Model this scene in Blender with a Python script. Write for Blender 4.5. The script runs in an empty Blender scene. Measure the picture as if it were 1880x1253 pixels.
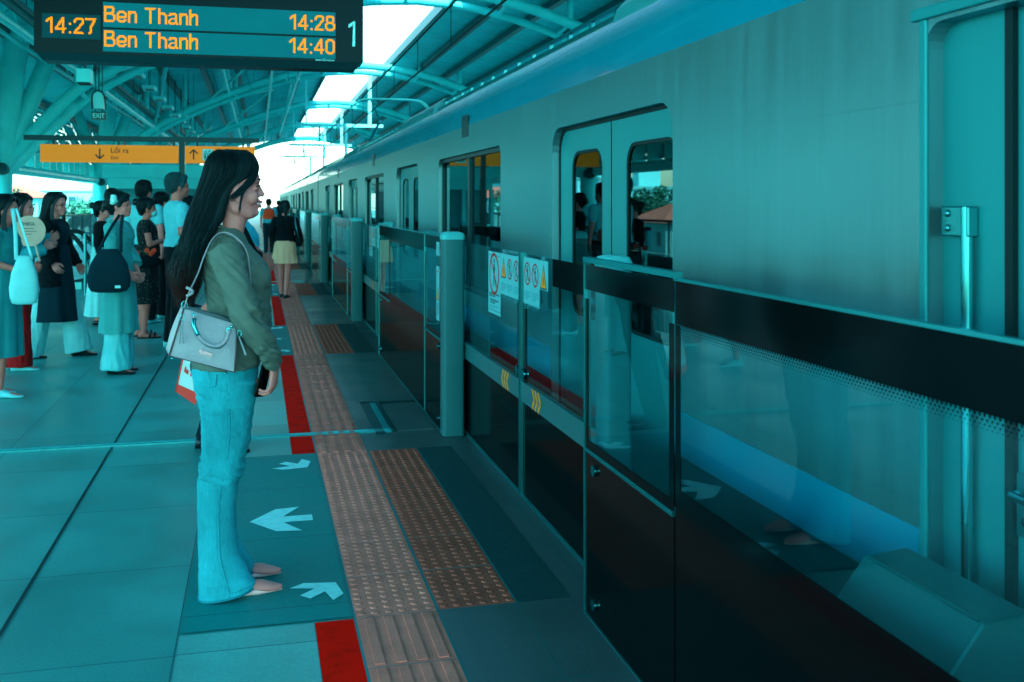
import bpy, bmesh, math, random
from mathutils import Vector, Matrix, noise
random.seed(7)
S = bpy.context.scene
R = math.radians
# ------------------------------------------------------------------ camera
YAW = R(14.07)
cd = bpy.data.cameras.new("Camera"); cam = bpy.data.objects.new("Camera", cd); S.collection.objects.link(cam)
cam.location = (0, 0, 1.5); cam.rotation_euler = (R(90), 0, -YAW)
cd.sensor_width = 36; cd.lens = 35.6; cd.shift_y = -0.135; cd.clip_start = .05; cd.clip_end = 3000
cd.dof.use_dof = True; cd.dof.focus_distance = 4.3; cd.dof.aperture_fstop = 5.6
S.camera = cam
# ------------------------------------------------------------------ sky, sun, exposure
SUN_EL, SUN_AZ = 58, 205          # azimuth measured clockwise from +Y
w = bpy.data.worlds.new("World"); S.world = w; w.use_nodes = True
nt = w.node_tree; nt.nodes.clear()
sky = nt.nodes.new('ShaderNodeTexSky'); sky.sky_type = 'NISHITA'; sky.sun_disc = False
sky.sun_elevation = R(SUN_EL); sky.sun_rotation = R(SUN_AZ); sky.air_density = 1.0; sky.dust_density = 1.0; sky.ozone_density = 1.0
tint = nt.nodes.new('ShaderNodeMix'); tint.data_type = 'RGBA'; tint.blend_type = 'MULTIPLY'; tint.inputs[0].default_value = 1
tint.inputs[7].default_value = (.64, .98, .86, 1)
bg = nt.nodes.new('ShaderNodeBackground'); bg.inputs[1].default_value = .15
ow = nt.nodes.new('ShaderNodeOutputWorld')
nt.links.new(sky.outputs[0], tint.inputs[6]); nt.links.new(tint.outputs[2], bg.inputs[0]); nt.links.new(bg.outputs[0], ow.inputs[0])
sl = bpy.data.lights.new("Sun", 'SUN'); sl.energy = 3.5; sl.angle = R(.6); sl.color = (1, .96, .9)
so = bpy.data.objects.new("Sun", sl); S.collection.objects.link(so)
_a = R(SUN_AZ); _e = R(SUN_EL)
_d = Vector((math.sin(_a) * math.cos(_e), math.cos(_a) * math.cos(_e), math.sin(_e)))
so.rotation_euler = _d.to_track_quat('Z', 'Y').to_euler()
S.view_settings.view_transform = 'Standard'; S.view_settings.look = 'None'; S.view_settings.gamma = 1
S.view_settings.exposure = 2.65
S.cycles.use_denoising = True
S.cycles.max_bounces = 8; S.cycles.diffuse_bounces = 4; S.cycles.glossy_bounces = 4; S.cycles.transparent_max_bounces = 14
S.cycles.sample_clamp_indirect = 6; S.cycles.caustics_reflective = False; S.cycles.caustics_refractive = False

# ------------------------------------------------------------------ helpers
F = 1860.0; CY, SY = math.cos(YAW), math.sin(YAW)
def at(px, py, d):
    xc = (px - 940) / F * d
    return Vector((CY * xc + SY * d, CY * d - SY * xc, 1.5 - (py - 373) / F * d))
def gp(px, py, z=0):
    return at(px, py, F * (1.5 - z) / (py - 373))
def lin(c): return tuple(((v / 255) / 12.92 if v / 255 <= .04045 else ((v / 255 + .055) / 1.055) ** 2.4) for v in c)

WL = {}
def tag(o, label=None, cat=None, group=None, kind=None):
    if label: o['label'] = label
    if cat: o['category'] = cat
    if group: o['group'] = group
    if kind: o['kind'] = kind
    return o
def empty(name, loc, label, cat, group=None, rz=0):
    o = bpy.data.objects.new(name, None); S.collection.objects.link(o); o.empty_display_size = .2
    o.location = loc; o.rotation_euler = (0, 0, rz); WL[o.name] = Vector(loc)
    return tag(o, label, cat, group)
def copy_tree(o, parent=None):
    c = o.copy(); S.collection.objects.link(c); c.parent = parent
    for k in list(o.children): copy_tree(k, c)
    return c
class MB:
    def __init__(s): s.v = []; s.f = []; s.m = []; s.cm = 0
    def add(s, vs, fs):
        b = len(s.v); s.v += [tuple(v) for v in vs]; s.f += [tuple(b + i for i in f) for f in fs]; s.m += [s.cm] * len(fs); return s
    def box(s, x0, x1, y0, y1, z0, z1):
        x0, x1 = min(x0, x1), max(x0, x1); y0, y1 = min(y0, y1), max(y0, y1); z0, z1 = min(z0, z1), max(z0, z1)
        return s.add([(x0,y0,z0),(x1,y0,z0),(x1,y1,z0),(x0,y1,z0),(x0,y0,z1),(x1,y0,z1),(x1,y1,z1),(x0,y1,z1)],
              [(0,3,2,1),(4,5,6,7),(0,1,5,4),(1,2,6,5),(2,3,7,6),(3,0,4,7)])
    def quad(s, a, b, c, d): return s.add([a, b, c, d], [(0, 1, 2, 3)])
    def tube(s, pts, r, n=8, cap=True, up=None, flat=1.0):
        pts = [Vector(p) for p in pts]; L = len(pts); rs = r if isinstance(r, (list, tuple)) else [r] * L
        rings = []; prev = None
        for i, p in enumerate(pts):
            t = (pts[min(i + 1, L - 1)] - pts[max(i - 1, 0)])
            if t.length < 1e-9: t = Vector((0, 0, 1))
            t.normalize()
            if prev is None:
                u = Vector(up) if up else (Vector((0, 0, 1)) if abs(t.z) < .9 else Vector((1, 0, 0)))
            else: u = prev
            u = u - t * u.dot(t)
            if u.length < 1e-6: u = t.orthogonal()
            u.normalize(); prev = u; w_ = t.cross(u)
            rings.append([p + (u * math.cos(2 * math.pi * k / n) + w_ * math.sin(2 * math.pi * k / n) * flat) * rs[i] for k in range(n)])
        vs = [v for rg in rings for v in rg]; fs = []
        for i in range(L - 1):
            for k in range(n):
                a = i * n + k; b = i * n + (k + 1) % n
                fs.append((a, b, b + n, a + n))
        if cap: fs.append(tuple(reversed(range(n)))); fs.append(tuple((L - 1) * n + k for k in range(n)))
        return s.add(vs, fs)
    def cap(s, p0, p1, r0, r1, n=10, fx=1.0, up=None):
        """tapered limb with round ends"""
        p0, p1 = Vector(p0), Vector(p1); d = (p1 - p0); L = d.length; d = d / max(L, 1e-6)
        P = []; Q = []
        for a in (85, 60, 30): P.append(p0 - d * r0 * math.sin(R(a))); Q.append(r0 * math.cos(R(a)))
        for t in (0, .33, .66, 1): P.append(p0.lerp(p1, t)); Q.append(r0 + (r1 - r0) * t)
        for a in (30, 60, 85): P.append(p1 + d * r1 * math.sin(R(a))); Q.append(r1 * math.cos(R(a)))
        return s.tube(P, Q, n, True, up, fx)
    def loft(s, rings, cap=True, closed=True):
        n = len(rings[0]); vs = [v for r in rings for v in r]; fs = []
        for i in range(len(rings) - 1):
            for k in range(n if closed else n - 1):
                a = i * n + k; b = i * n + (k + 1) % n
                fs.append((a, b, b + n, a + n))
        if cap: fs.append(tuple(reversed(range(n)))); fs.append(tuple((len(rings) - 1) * n + k for k in range(n)))
        return s.add(vs, fs)
    def ell(s, c, rx, ry, rz, n=14, m=9, rot=None):
        vs = []; fs = []
        M_ = rot if rot else Matrix.Identity(3)
        c = Vector(c)
        for i in range(1, m):
            th = math.pi * i / m
            for k in range(n):
                ph = 2 * math.pi * k / n
                vs.append(c + M_ @ Vector((rx * math.sin(th) * math.cos(ph), ry * math.sin(th) * math.sin(ph), rz * math.cos(th))))
        vs.append(c + M_ @ Vector((0, 0, rz))); vs.append(c + M_ @ Vector((0, 0, -rz)))
        for i in range(m - 2):
            for k in range(n):
                a = i * n + k; b = i * n + (k + 1) % n; fs.append((a, a + n, b + n, b))
        T = (m - 1) * n
        for k in range(n):
            fs.append((T, k, (k + 1) % n)); fs.append((T + 1, (m - 2) * n + (k + 1) % n, (m - 2) * n + k))
        return s.add(vs, fs)
    def prism(s, poly, axis, a, b):
        """poly = list of 2D points in the plane normal to axis ('x': (y,z), 'y': (x,z), 'z': (x,y))"""
        def P(u, v, t): return (t, u, v) if axis == 'x' else ((u, t, v) if axis == 'y' else (u, v, t))
        n = len(poly); vs = [P(u, v, a) for u, v in poly] + [P(u, v, b) for u, v in poly]
        fs = [tuple(range(n)), tuple(reversed(range(n, 2 * n)))] + [(k, k + n, (k + 1) % n + n, (k + 1) % n) for k in range(n)]
        return s.add(vs, fs)
    def frame(s, outer, inner, axis, a, b):
        """plate with a hole: outer and inner loops have the same number of points"""
        def P(u, v, t): return (t, u, v) if axis == 'x' else ((u, t, v) if axis == 'y' else (u, v, t))
        n = len(outer); vs = [P(*p, a) for p in outer] + [P(*p, a) for p in inner] + [P(*p, b) for p in outer] + [P(*p, b) for p in inner]
        fs = []
        for k in range(n):
            j = (k + 1) % n
            fs += [(k, j, j + n, k + n), (k + 2 * n, k + 3 * n, j + 3 * n, j + 2 * n), (k, k + 2 * n, j + 2 * n, j), (k + n, j + n, j + 3 * n, k + 3 * n)]
        return s.add(vs, fs)
    def build(s, name, mat, parent=None, smooth=None, bevel=0, recalc=True, loc=None):
        me = bpy.data.meshes.new(name)
        off = Vector((0, 0, 0))
        if parent is not None: off = WL[parent.name]
        elif loc is not None: off = Vector(loc)
        me.from_pydata([(v[0] - off.x, v[1] - off.y, v[2] - off.z) for v in s.v], [], s.f)
        for m in (mat if isinstance(mat, list) else [mat]): me.materials.append(m)
        if isinstance(mat, list): me.polygons.foreach_set('material_index', s.m)
        if recalc:
            bm = bmesh.new(); bm.from_mesh(me); bmesh.ops.recalc_face_normals(bm, faces=bm.faces); bm.to_mesh(me); bm.free()
        if smooth is not None:
            me.polygons.foreach_set('use_smooth', [True] * len(me.polygons))
            if smooth < 179: me.set_sharp_from_angle(angle=R(smooth))
        me.update()
        o = bpy.data.objects.new(name, me); S.collection.objects.link(o)
        if parent is not None: o.parent = parent; WL[o.name] = off.copy()
        else: o.location = off; WL[o.name] = off.copy()
        if bevel:
            b = o.modifiers.new('bevel', 'BEVEL'); b.width = bevel; b.segments = 2; b.limit_method = 'ANGLE'; b.angle_limit = R(40)
        return o
def rrect(u0, u1, v0, v1, r, n=5, corners=(1, 1, 1, 1)):
    """rounded rectangle loop, ccw, corners order: (u1,v0) (u1,v1) (u0,v1) (u0,v0)"""
    out = []
    for (cu, cv, a0, on) in ((u1 - r, v0 + r, -90, corners[0]), (u1 - r, v1 - r, 0, corners[1]), (u0 + r, v1 - r, 90, corners[2]), (u0 + r, v0 + r, 180, corners[3])):
        for i in range(n + 1):
            a = R(a0 + 90 * i / n); rr = r if on else .0005
            ccu = cu + (0 if on else (r - rr) * (1 if cu > (u0 + u1) / 2 else -1)); ccv = cv + (0 if on else (r - rr) * (1 if cv > (v0 + v1) / 2 else -1))
            out.append((ccu + rr * math.cos(a), ccv + rr * math.sin(a)))
    return out
def crom(P, per=6):
    P = [Vector(p) for p in P]; Q = [P[0] * 2 - P[1]] + P + [P[-1] * 2 - P[-2]]; out = []
    for i in range(1, len(Q) - 2):
        a, b, c, d = Q[i - 1], Q[i], Q[i + 1], Q[i + 2]
        for k in range(per):
            t = k / per; out.append(.5 * ((2 * b) + (c - a) * t + (2 * a - 5 * b + 4 * c - d) * t * t + (3 * b - a - 3 * c + d) * t ** 3))
    out.append(P[-1]); return out
def interp(P, t):
    """piecewise linear y(t) for list of (t,y)"""
    if t <= P[0][0]: return P[0][1]
    for (a, x), (b, y) in zip(P, P[1:]):
        if t <= b: return x + (y - x) * (t - a) / (b - a)
    return P[-1][1]

# ------------------------------------------------------------------ materials
KEEP = {'arrow_white', 'cloth_green_jersey', 'bag_leather', 'sticker_white', 'train_steel', 'fan_paper', 'edge_tile', 'shoe_blush', 'paper_white'}
def mat(name, col, rough=.5, metal=0, var=.0, scale=4, bump=0, bscale=60, spec=.5, stretch=None, emit=None, sheen=0, coat=0, rvar=0, detail=6):
    if col[1] > 1.35 * col[0] and name not in KEEP: col = (col[0] * .3, col[1], col[2])
    m = bpy.data.materials.new(name); m.use_nodes = True; n = m.node_tree.nodes; l = m.node_tree.links
    b = n['Principled BSDF']; b.inputs['Specular Tint'].default_value = (.3, .85, .95, 1); b.inputs['Base Color'].default_value = (*col, 1); b.inputs['Roughness'].default_value = rough
    b.inputs['Metallic'].default_value = metal; b.inputs['Specular IOR Level'].default_value = spec
    if sheen: b.inputs['Sheen Weight'].default_value = sheen; b.inputs['Sheen Roughness'].default_value = .4
    if coat: b.inputs['Coat Weight'].default_value = coat
    if emit: b.inputs['Emission Color'].default_value = (*emit[0], 1); b.inputs['Emission Strength'].default_value = emit[1]
    if var or bump or rvar:
        tc = n.new('ShaderNodeTexCoord'); src = tc.outputs['Object']
        if stretch:
            mp = n.new('ShaderNodeMapping'); mp.inputs['Scale'].default_value = stretch; l.new(src, mp.inputs[0]); src = mp.outputs[0]
        if var or rvar:
            t = n.new('ShaderNodeTexNoise'); t.inputs['Scale'].default_value = scale; t.inputs['Detail'].default_value = detail; t.inputs['Roughness'].default_value = .6; l.new(src, t.inputs['Vector'])
        if var:
            mr = n.new('ShaderNodeMapRange'); mr.inputs[1].default_value = .25; mr.inputs[2].default_value = .75; mr.inputs[3].default_value = 1 - var; mr.inputs[4].default_value = 1 + var
            l.new(t.outputs[0], mr.inputs[0])
            mx = n.new('ShaderNodeMix'); mx.data_type = 'RGBA'; mx.blend_type = 'MULTIPLY'; mx.inputs[0].default_value = 1; mx.inputs[6].default_value = (*col, 1)
            l.new(mr.outputs[0], mx.inputs[7]); l.new(mx.outputs[2], b.inputs['Base Color'])
        if rvar:
            m2 = n.new('ShaderNodeMapRange'); m2.inputs[1].default_value = .3; m2.inputs[2].default_value = .7; m2.inputs[3].default_value = max(.02, rough - rvar); m2.inputs[4].default_value = rough + rvar
            l.new(t.outputs[0], m2.inputs[0]); l.new(m2.outputs[0], b.inputs['Roughness'])
        if bump:
            t2 = n.new('ShaderNodeTexNoise'); t2.inputs['Scale'].default_value = bscale; t2.inputs['Detail'].default_value = 4; l.new(src, t2.inputs['Vector'])
            bp = n.new('ShaderNodeBump'); bp.inputs['Strength'].default_value = bump; bp.inputs['Distance'].default_value = .01; l.new(t2.outputs[0], bp.inputs['Height']); l.new(bp.outputs[0], b.inputs['Normal'])
    return m
def glass(name, tintc, ior=1.5, rough=.0, mixin=None):
    m = bpy.data.materials.new(name); m.use_nodes = True; n = m.node_tree.nodes; l = m.node_tree.links; n.clear()
    o = n.new('ShaderNodeOutputMaterial'); mx = n.new('ShaderNodeMixShader'); fr = n.new('ShaderNodeFresnel'); fr.inputs[0].default_value = ior
    tr = n.new('ShaderNodeBsdfTransparent'); tr.inputs[0].default_value = (*tintc, 1)
    gl = n.new('ShaderNodeBsdfGlossy'); gl.inputs['Roughness'].default_value = rough; gl.inputs[0].default_value = (.55, .95, 1, 1)
    ge = n.new('ShaderNodeNewGeometry'); m1 = n.new('ShaderNodeMath'); m1.operation = 'SUBTRACT'; m1.inputs[0].default_value = 1; l.new(ge.outputs['Backfacing'], m1.inputs[1])
    m2 = n.new('ShaderNodeMath'); m2.operation = 'MULTIPLY'; l.new(fr.outputs[0], m2.inputs[0]); l.new(m1.outputs[0], m2.inputs[1])
    l.new(m2.outputs[0], mx.inputs[0]); l.new(tr.outputs[0], mx.inputs[1]); l.new(gl.outputs[0], mx.inputs[2]); l.new(mx.outputs[0], o.inputs[0])
    return m
def emis(name, col, st):
    m = bpy.data.materials.new(name); m.use_nodes = True; n = m.node_tree.nodes; n.clear()
    e = n.new('ShaderNodeEmission'); e.inputs[0].default_value = (*col, 1); e.inputs[1].default_value = st
    o = n.new('ShaderNodeOutputMaterial'); m.node_tree.links.new(e.outputs[0], o.inputs[0]); return m

# ------------------------------------------------------------------ lettering
def text_mesh(txt, size):
    c = bpy.data.curves.new('t', 'FONT'); c.body = txt; c.size = size; c.resolution_u = 3
    o = bpy.data.objects.new('t', c); S.collection.objects.link(o)
    bpy.context.view_layer.update()
    me = bpy.data.meshes.new_from_object(o.evaluated_get(bpy.context.evaluated_depsgraph_get()))
    vs = [v.co.copy() for v in me.vertices]; fs = [tuple(p.vertices) for p in me.polygons]
    bpy.data.objects.remove(o); bpy.data.curves.remove(c); bpy.data.meshes.remove(me)
    return vs, fs
def text_box(vs): return min(v.x for v in vs), max(v.x for v in vs), min(v.y for v in vs), max(v.y for v in vs)
def put_text(mb, txt, height, org, u, v, width=None, bold=0, align='l', capref='H'):
    """letters in the plane through org spanned by unit vectors u (right) and v (up)"""
    u, v = Vector(u), Vector(v); org = Vector(org)
    rv, _ = text_mesh(capref, 1); b = text_box(rv); k = height / (b[3] - b[2])
    vs, fs = text_mesh(txt, 1); x0, x1, y0, y1 = text_box(vs)
    kx = k if width is None else width / (x1 - x0)
    off = 0 if align == 'l' else (-(x1 - x0) * kx / 2 if align == 'c' else -(x1 - x0) * kx)
    n = u.cross(v)
    for db in ([(0, 0)] if not bold else [(-bold, 0), (bold, 0), (0, bold), (0, -bold)]):
        eps = .0003 * ([(0, 0)] if not bold else [(-bold, 0), (bold, 0), (0, bold), (0, -bold)]).index(db)
        mb.add([org + u * ((p.x - x0) * kx + off + db[0]) + v * (p.y * k + db[1]) + n * eps for p in vs], fs)
    return (x1 - x0) * kx
GLY = {'B': (8, [[(0,0),(0,14),(5,14),(7,12.5),(7,9),(5,7.5),(0,7.5)], [(5,7.5),(7.5,6),(7.5,1.5),(5.5,0),(0,0)]]),
 'e': (7, [[(0,5),(6.5,5),(6.5,7.5),(5,9.5),(1.8,9.5),(0,7),(0,2.5),(2,0),(5,0),(6.5,1.8)]]), 'n': (6.5, [[(0,0),(0,9.6)], [(0,7),(2,9.5),(4.5,9.5),(6,8),(6,0)]]),
 'T': (8, [[(0,14),(8,14)], [(4,14),(4,0)]]), 'h': (6.5, [[(0,0),(0,14)], [(0,7),(2,9.5),(4.5,9.5),(6,8),(6,0)]]),
 'a': (7, [[(0,7.6),(1.5,9.5),(4.8,9.5),(6,8),(6,1.5),(7,0)], [(6,5.5),(1.6,4.6),(0,3),(0,1.5),(1.5,0),(4,0),(6,2)]]),
 '1': (5, [[(0,10.5),(4,14),(4,0)]]), '4': (8, [[(6,0),(6,14),(0,4),(0,3.6),(8,3.6)]]), ':': (2, [[(1,9),(1,8)], [(1,1),(1,0)]]),
 '2': (7.5, [[(0,10.5),(.6,12.8),(2.4,14),(5,14),(7,12.5),(7,9.5),(0,1),(0,0),(7.4,0)]]), '7': (7.5, [[(0,14),(7.2,14),(4,7),(2.8,0)]]),
 '8': (7.5, [[(2.4,14),(5,14),(6.8,12.5),(6.8,9),(5,7.6),(2.2,7.6),(.6,9),(.6,12.5),(2.4,14)], [(2.2,7.6),(0,5.8),(0,1.8),(2,0),(5.4,0),(7.3,1.8),(7.3,5.8),(5,7.6)]]),
 '0': (7.5, [[(2.4,14),(5,14),(7.2,11),(7.2,3),(5,0),(2.4,0),(0,3),(0,11),(2.4,14)]]), ' ': (3, [])}
def led_text(mb, txt, org, u, v, nrows, pitch, x_end=None, wscale=1.0):
    """text drawn as strokes on a grid of lamps: small squares"""
    cells = set(); x = 0
    for ch in txt:
        wd, st = GLY[ch]
        for pl in st:
            for (ax, ay), (bx, by) in zip(pl, pl[1:]):
                n = int(max(abs(bx - ax), abs(by - ay)) * 3) + 1
                for i in range(n + 1):
                    px, py = (x + (ax + (bx - ax) * i / n)) * wscale, ay + (by - ay) * i / n
                    for ex in (0, 1): cells.add((int(round(px)) + ex, int(round(py)))); cells.add((int(round(px)), int(round(py)) - (1 if py > 13.4 or (ay == by and py > 1) else -1) * (1 if ay == by else 0)))
        x += wd + 3.0
    u, v, org = Vector(u), Vector(v), Vector(org)
    W = (x - 2.0) * wscale * pitch
    o0 = org if x_end is None else org - u * W
    s = pitch * .45
    for (i, j) in cells:
        c = o0 + u * ((i + .5) * pitch) + v * ((j + .5) * pitch)
        mb.quad(c - u * s - v * s, c + u * s - v * s, c + u * s + v * s, c - u * s + v * s)
    return W
# ------------------------------------------------------------------ materials in use
def tile_mat(name, col, px, ox, py, oy, jw=.0028, jcol=(.004, .12, .14), rough=.40, var=.26, rvar=.12):
    m = mat(name, col, rough=rough, var=var, scale=1.7, bump=.12, bscale=140, rvar=rvar, detail=8)
    n = m.node_tree.nodes; l = m.node_tree.links; b = n['Principled BSDF']
    tc = n.new('ShaderNodeTexCoord'); sp = n.new('ShaderNodeSeparateXYZ'); l.new(tc.outputs['Object'], sp.inputs[0])
    def mth(op, a, bb=None):
        k = n.new('ShaderNodeMath'); k.operation = op
        for i, v in enumerate((a, bb)):
            if v is None: continue
            if isinstance(v, (int, float)): k.inputs[i].default_value = v
            else: l.new(v, k.inputs[i])
        return k.outputs[0]
    U = mth('DIVIDE', mth('SUBTRACT', sp.outputs[0], ox), px); V = mth('DIVIDE', mth('SUBTRACT', sp.outputs[1], oy), py)
    ju = mth('LESS_THAN', mth('MULTIPLY', mth('ABSOLUTE', mth('SUBTRACT', mth('FRACT', mth('ADD', U, .5)), .5)), px), jw)
    jv = mth('LESS_THAN', mth('MULTIPLY', mth('ABSOLUTE', mth('SUBTRACT', mth('FRACT', mth('ADD', V, .5)), .5)), py), jw)
    J = mth('MAXIMUM', ju, jv)
    cb = n.new('ShaderNodeCombineXYZ'); l.new(mth('FLOOR', U), cb.inputs[0]); l.new(mth('FLOOR', V), cb.inputs[1])
    wn = n.new('ShaderNodeTexWhiteNoise'); wn.noise_dimensions = '2D'; l.new(cb.outputs[0], wn.inputs['Vector'])
    f = mth('ADD', mth('MULTIPLY', wn.outputs['Value'], .22), .89)
    # fine speckle and darker patches of dirt
    sk = n.new('ShaderNodeTexNoise'); sk.inputs['Scale'].default_value = 90; sk.inputs['Detail'].default_value = 3; l.new(tc.outputs['Object'], sk.inputs['Vector'])
    f = mth('MULTIPLY', f, mth('ADD', mth('MULTIPLY', sk.outputs[0], .5), .75))
    src = b.inputs['Base Color'].links[0].from_socket
    m1 = n.new('ShaderNodeMix'); m1.data_type = 'RGBA'; m1.blend_type = 'MULTIPLY'; m1.inputs[0].default_value = 1; l.new(src, m1.inputs[6]); l.new(f, m1.inputs[7])
    m2 = n.new('ShaderNodeMix'); m2.data_type = 'RGBA'; m2.inputs[7].default_value = (*jcol, 1); l.new(J, m2.inputs[0]); l.new(m1.outputs[2], m2.inputs[6])
    l.new(m2.outputs[2], b.inputs['Base Color'])
    return m
M = {}
M['floor'] = tile_mat('floor_tile', (.10, .35, .345), .6, .33, .87, .04)
M['edge_floor'] = tile_mat('edge_tile', (.05, .115, .13), .3, .04, .6, .05, var=.2)
M['mat'] = tile_mat('sticker_teal', (.0, .25, .255), 60, 30, .8, .53, jw=.003, rough=.6, var=.08)
M['mat'].node_tree.nodes['Principled BSDF'].inputs['Specular IOR Level'].default_value = .2
M['arrow'] = mat('arrow_white', (.24, .97, .98), rough=.55, var=.16, scale=26)
M['red'] = mat('red_paint', (.98, .006, .0), rough=.8, spec=.05, var=.38, scale=11, bump=.1)
M['tactile'] = mat('tactile_tan', (.40, .115, .08), rough=.75, spec=.15, var=.25, scale=7, bump=.25, bscale=120)
M['tactile2'] = mat('tactile_grey', (.66, .235, .18), rough=.7, spec=.15, var=.25, scale=7, bump=.25, bscale=120)
M['joint'] = mat('joint_teal', (.02, .2, .22), rough=.6)
M['darkmat'] = mat('dark_coating', (.008, .055, .065), rough=.75, var=.35, scale=30, bump=.3, bscale=250)
M['steel'] = mat('satin_steel', (.12, .36, .39), rough=.32, metal=.9, var=.1, scale=6)
M['steel_b'] = mat('bright_steel', (.2, .55, .58), rough=.22, metal=1)
M['gutter'] = mat('drain_steel', (.12, .42, .45), rough=.3, metal=.8, var=.2, scale=20)
M['black'] = mat('black_glass', (.0015, .004, .005), rough=.10, spec=.06)
M['rubber'] = mat('rubber', (.006, .012, .013), rough=.6)
M['darkmetal'] = mat('dark_metal', (.012, .04, .05), rough=.4, metal=.3)
M['tube'] = mat('painted_tube', (.14, .78, .80), rough=.4, var=.12, scale=1.5)
M['post'] = mat('post_paint', (.04, .16, .18), rough=.38, var=.06)
M['roof'] = mat('roof_sheet', (.01, .74, .80), rough=.55, var=.2, scale=.8)
M['purlin'] = mat('purlin', (.015, .085, .10), rough=.5)
M['bodysteel'] = mat('train_steel', (.125, .37, .405), rough=.36, metal=.75, var=.13, scale=2.2, stretch=(1, 6, .5), bump=.015, bscale=60, rvar=.06)
M['doorsteel'] = mat('door_steel', (.04, .33, .36), rough=.42, metal=.3, var=.05, scale=2)
M['blue'] = mat('train_blue', (.001, .29, .44), rough=.25, coat=.3, var=.05, scale=2)
M['trainroof'] = mat('train_roof', (.10, .38, .42), rough=.45, var=.15, scale=2)
M['skirt'] = mat('train_skirt', (.02, .06, .08), rough=.5, var=.2)
M['inter'] = mat('train_interior', (.02, .05, .055), rough=.7)
M['tglass'] = glass('train_glass', (.16, .26, .27), ior=1.40, rough=.015)
M['pglass'] = glass('screen_glass', (.74, .97, .98), ior=1.62)
M['white'] = mat('sticker_white', (.10, .62, .68), rough=.5)
M['ink'] = mat('ink_dark', (.02, .10, .13), rough=.6)
M['inkgrey'] = mat('ink_faint', (.08, .42, .48), rough=.6)
M['inkred'] = mat('ink_red', (.45, .03, .03), rough=.6)
M['amber'] = mat('amber_print', (.95, .38, .0), rough=.5)
M['concrete'] = mat('concrete', (.10, .25, .27), rough=.85, var=.2, scale=2)
M['ballast'] = mat('ballast', (.04, .08, .09), rough=.95, var=.5, scale=40, bump=.6, bscale=50)

def sheet(name, x0, x1, y0, y1, z, m, kind='structure', **k):
    o = MB().quad((x0, y0, z), (x1, y0, z), (x1, y1, z), (x0, y1, z)).build(name, m, recalc=False, **k)
    if kind: o['kind'] = kind
    return o
PY0, PY1 = -6, 112            # platform ends
K0, K1 = -1, 11               # gate bays
PER = 6.5
# ------------------------------------------------------------------ ground, platform, tracks
sheet('ground', -900, 900, -400, 1500, -10, mat('city_ground', (.10, .17, .16), rough=.9, var=.4, scale=.05))
o = MB().box(-7.3, 1.38, PY0, PY1, -1.3, 0).build('platform_floor', M['floor']); o['kind'] = 'structure'
o = MB().box(-7.3, 17, PY0 - 40, PY1 + 60, -2.6, -1.45).build('track_bed', M['ballast']); o['kind'] = 'structure'
o = MB().box(8.55, 17, PY0, PY1, -1.3, 0).build('opposite_platform', M['concrete']); o['kind'] = 'structure'
mb = MB()
for x in (2.5, 3.57, 6.2, 7.27): mb.box(x - .035, x + .035, PY0 - 40, PY1 + 60, -1.44, -1.28)
o = mb.build('rails', M['steel']); o['kind'] = 'structure'
sheet('platform_edge_strip', .64, 1.375, PY0, PY1, .004, M['edge_floor'])
sheet('wide_joint', -.876, -.862, PY0, PY1, .003, M['darkmetal'])
# red line, tactile paving
mb = MB(); dm = MB(); rb = MB(); base = MB(); gro = MB()
zones = []
for k in range(K0, K1):
    a, b = 3.67 + PER * k, 6.13 + PER * k
    zones.append((a, b)); mb.quad((.196, b + .03, .004), (.332, b + .03, .004), (.332, a + PER, .004), (.196, a + PER, .004))
M['pale'] = tile_mat('pale_tile', (.26, .46, .44), .6, .33, .87, .04)
for (a, b) in zones: sheet('pale_tile_strip', -.262, .194, b + .03, a + PER, .003, M['pale'])
red = mb.build('red_line', M['red'], recalc=False); red['kind'] = 'structure'
def dome(m_, x, y, r=.0155, h=.0038):
    n = 8; v0 = [(x + r * math.cos(2 * math.pi * i / n), y + r * math.sin(2 * math.pi * i / n), .006) for i in range(n)]
    v1 = [(x + r * .62 * math.cos(2 * math.pi * i / n), y + r * .62 * math.sin(2 * math.pi * i / n), .006 + h) for i in range(n)]
    m_.add(v0 + v1, [(i, (i + 1) % n, (i + 1) % n + n, i + n) for i in range(n)] + [tuple(range(n, 2 * n))])
def tiles(m_, x0, x1, y0, y1, j=.004):
    n = max(1, round((y1 - y0) / .4)); L = (y1 - y0) / n
    for i in range(n): m_.box(x0 + j, x1 - j, y0 + i * L + j, y0 + (i + 1) * L - j, .001, .006)
for zi, (a, b) in enumerate(zones):
    tiles(base, .338, .638, a, b); tiles(dm, .642, .938, a, b)
    if zi < 6:
        ny = int((b - a) / .05)
        for i in range(ny):
            for j in range(6):
                if zi <= 4: dome(base, .338 + .025 + j * .05, a + .03 + i * .05); dome(dm, .642 + .024 + j * .05, a + .03 + i * .05)
    tiles(base, .338, .638, b, a + PER)
    for j in range(4):
        x = .338 + .045 + j * .07
        n = max(1, round((a + PER - b) / .4)); L = (a + PER - b) / n
        for i in range(n): base.box(x - .0165, x + .0165, b + i * L + .015, b + (i + 1) * L - .015, .006, .0105)
    sheet_b = None
o = base.build('tactile_paving', M['tactile2']); o['kind'] = 'structure'
o = dm.build('tactile_warning_paving', M['tactile']); o['kind'] = 'structure'
sheet('tactile_grout', .332, .642, PY0, PY1, .0045, M['joint'])
for (a, b) in zones[:8]:
    sheet('tactile_grout', .6375, .942, a, b, .0055, M['joint'])
    sheet('dark_coating', .942, 1.15, a, b, .006, M['darkmat'])
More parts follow.
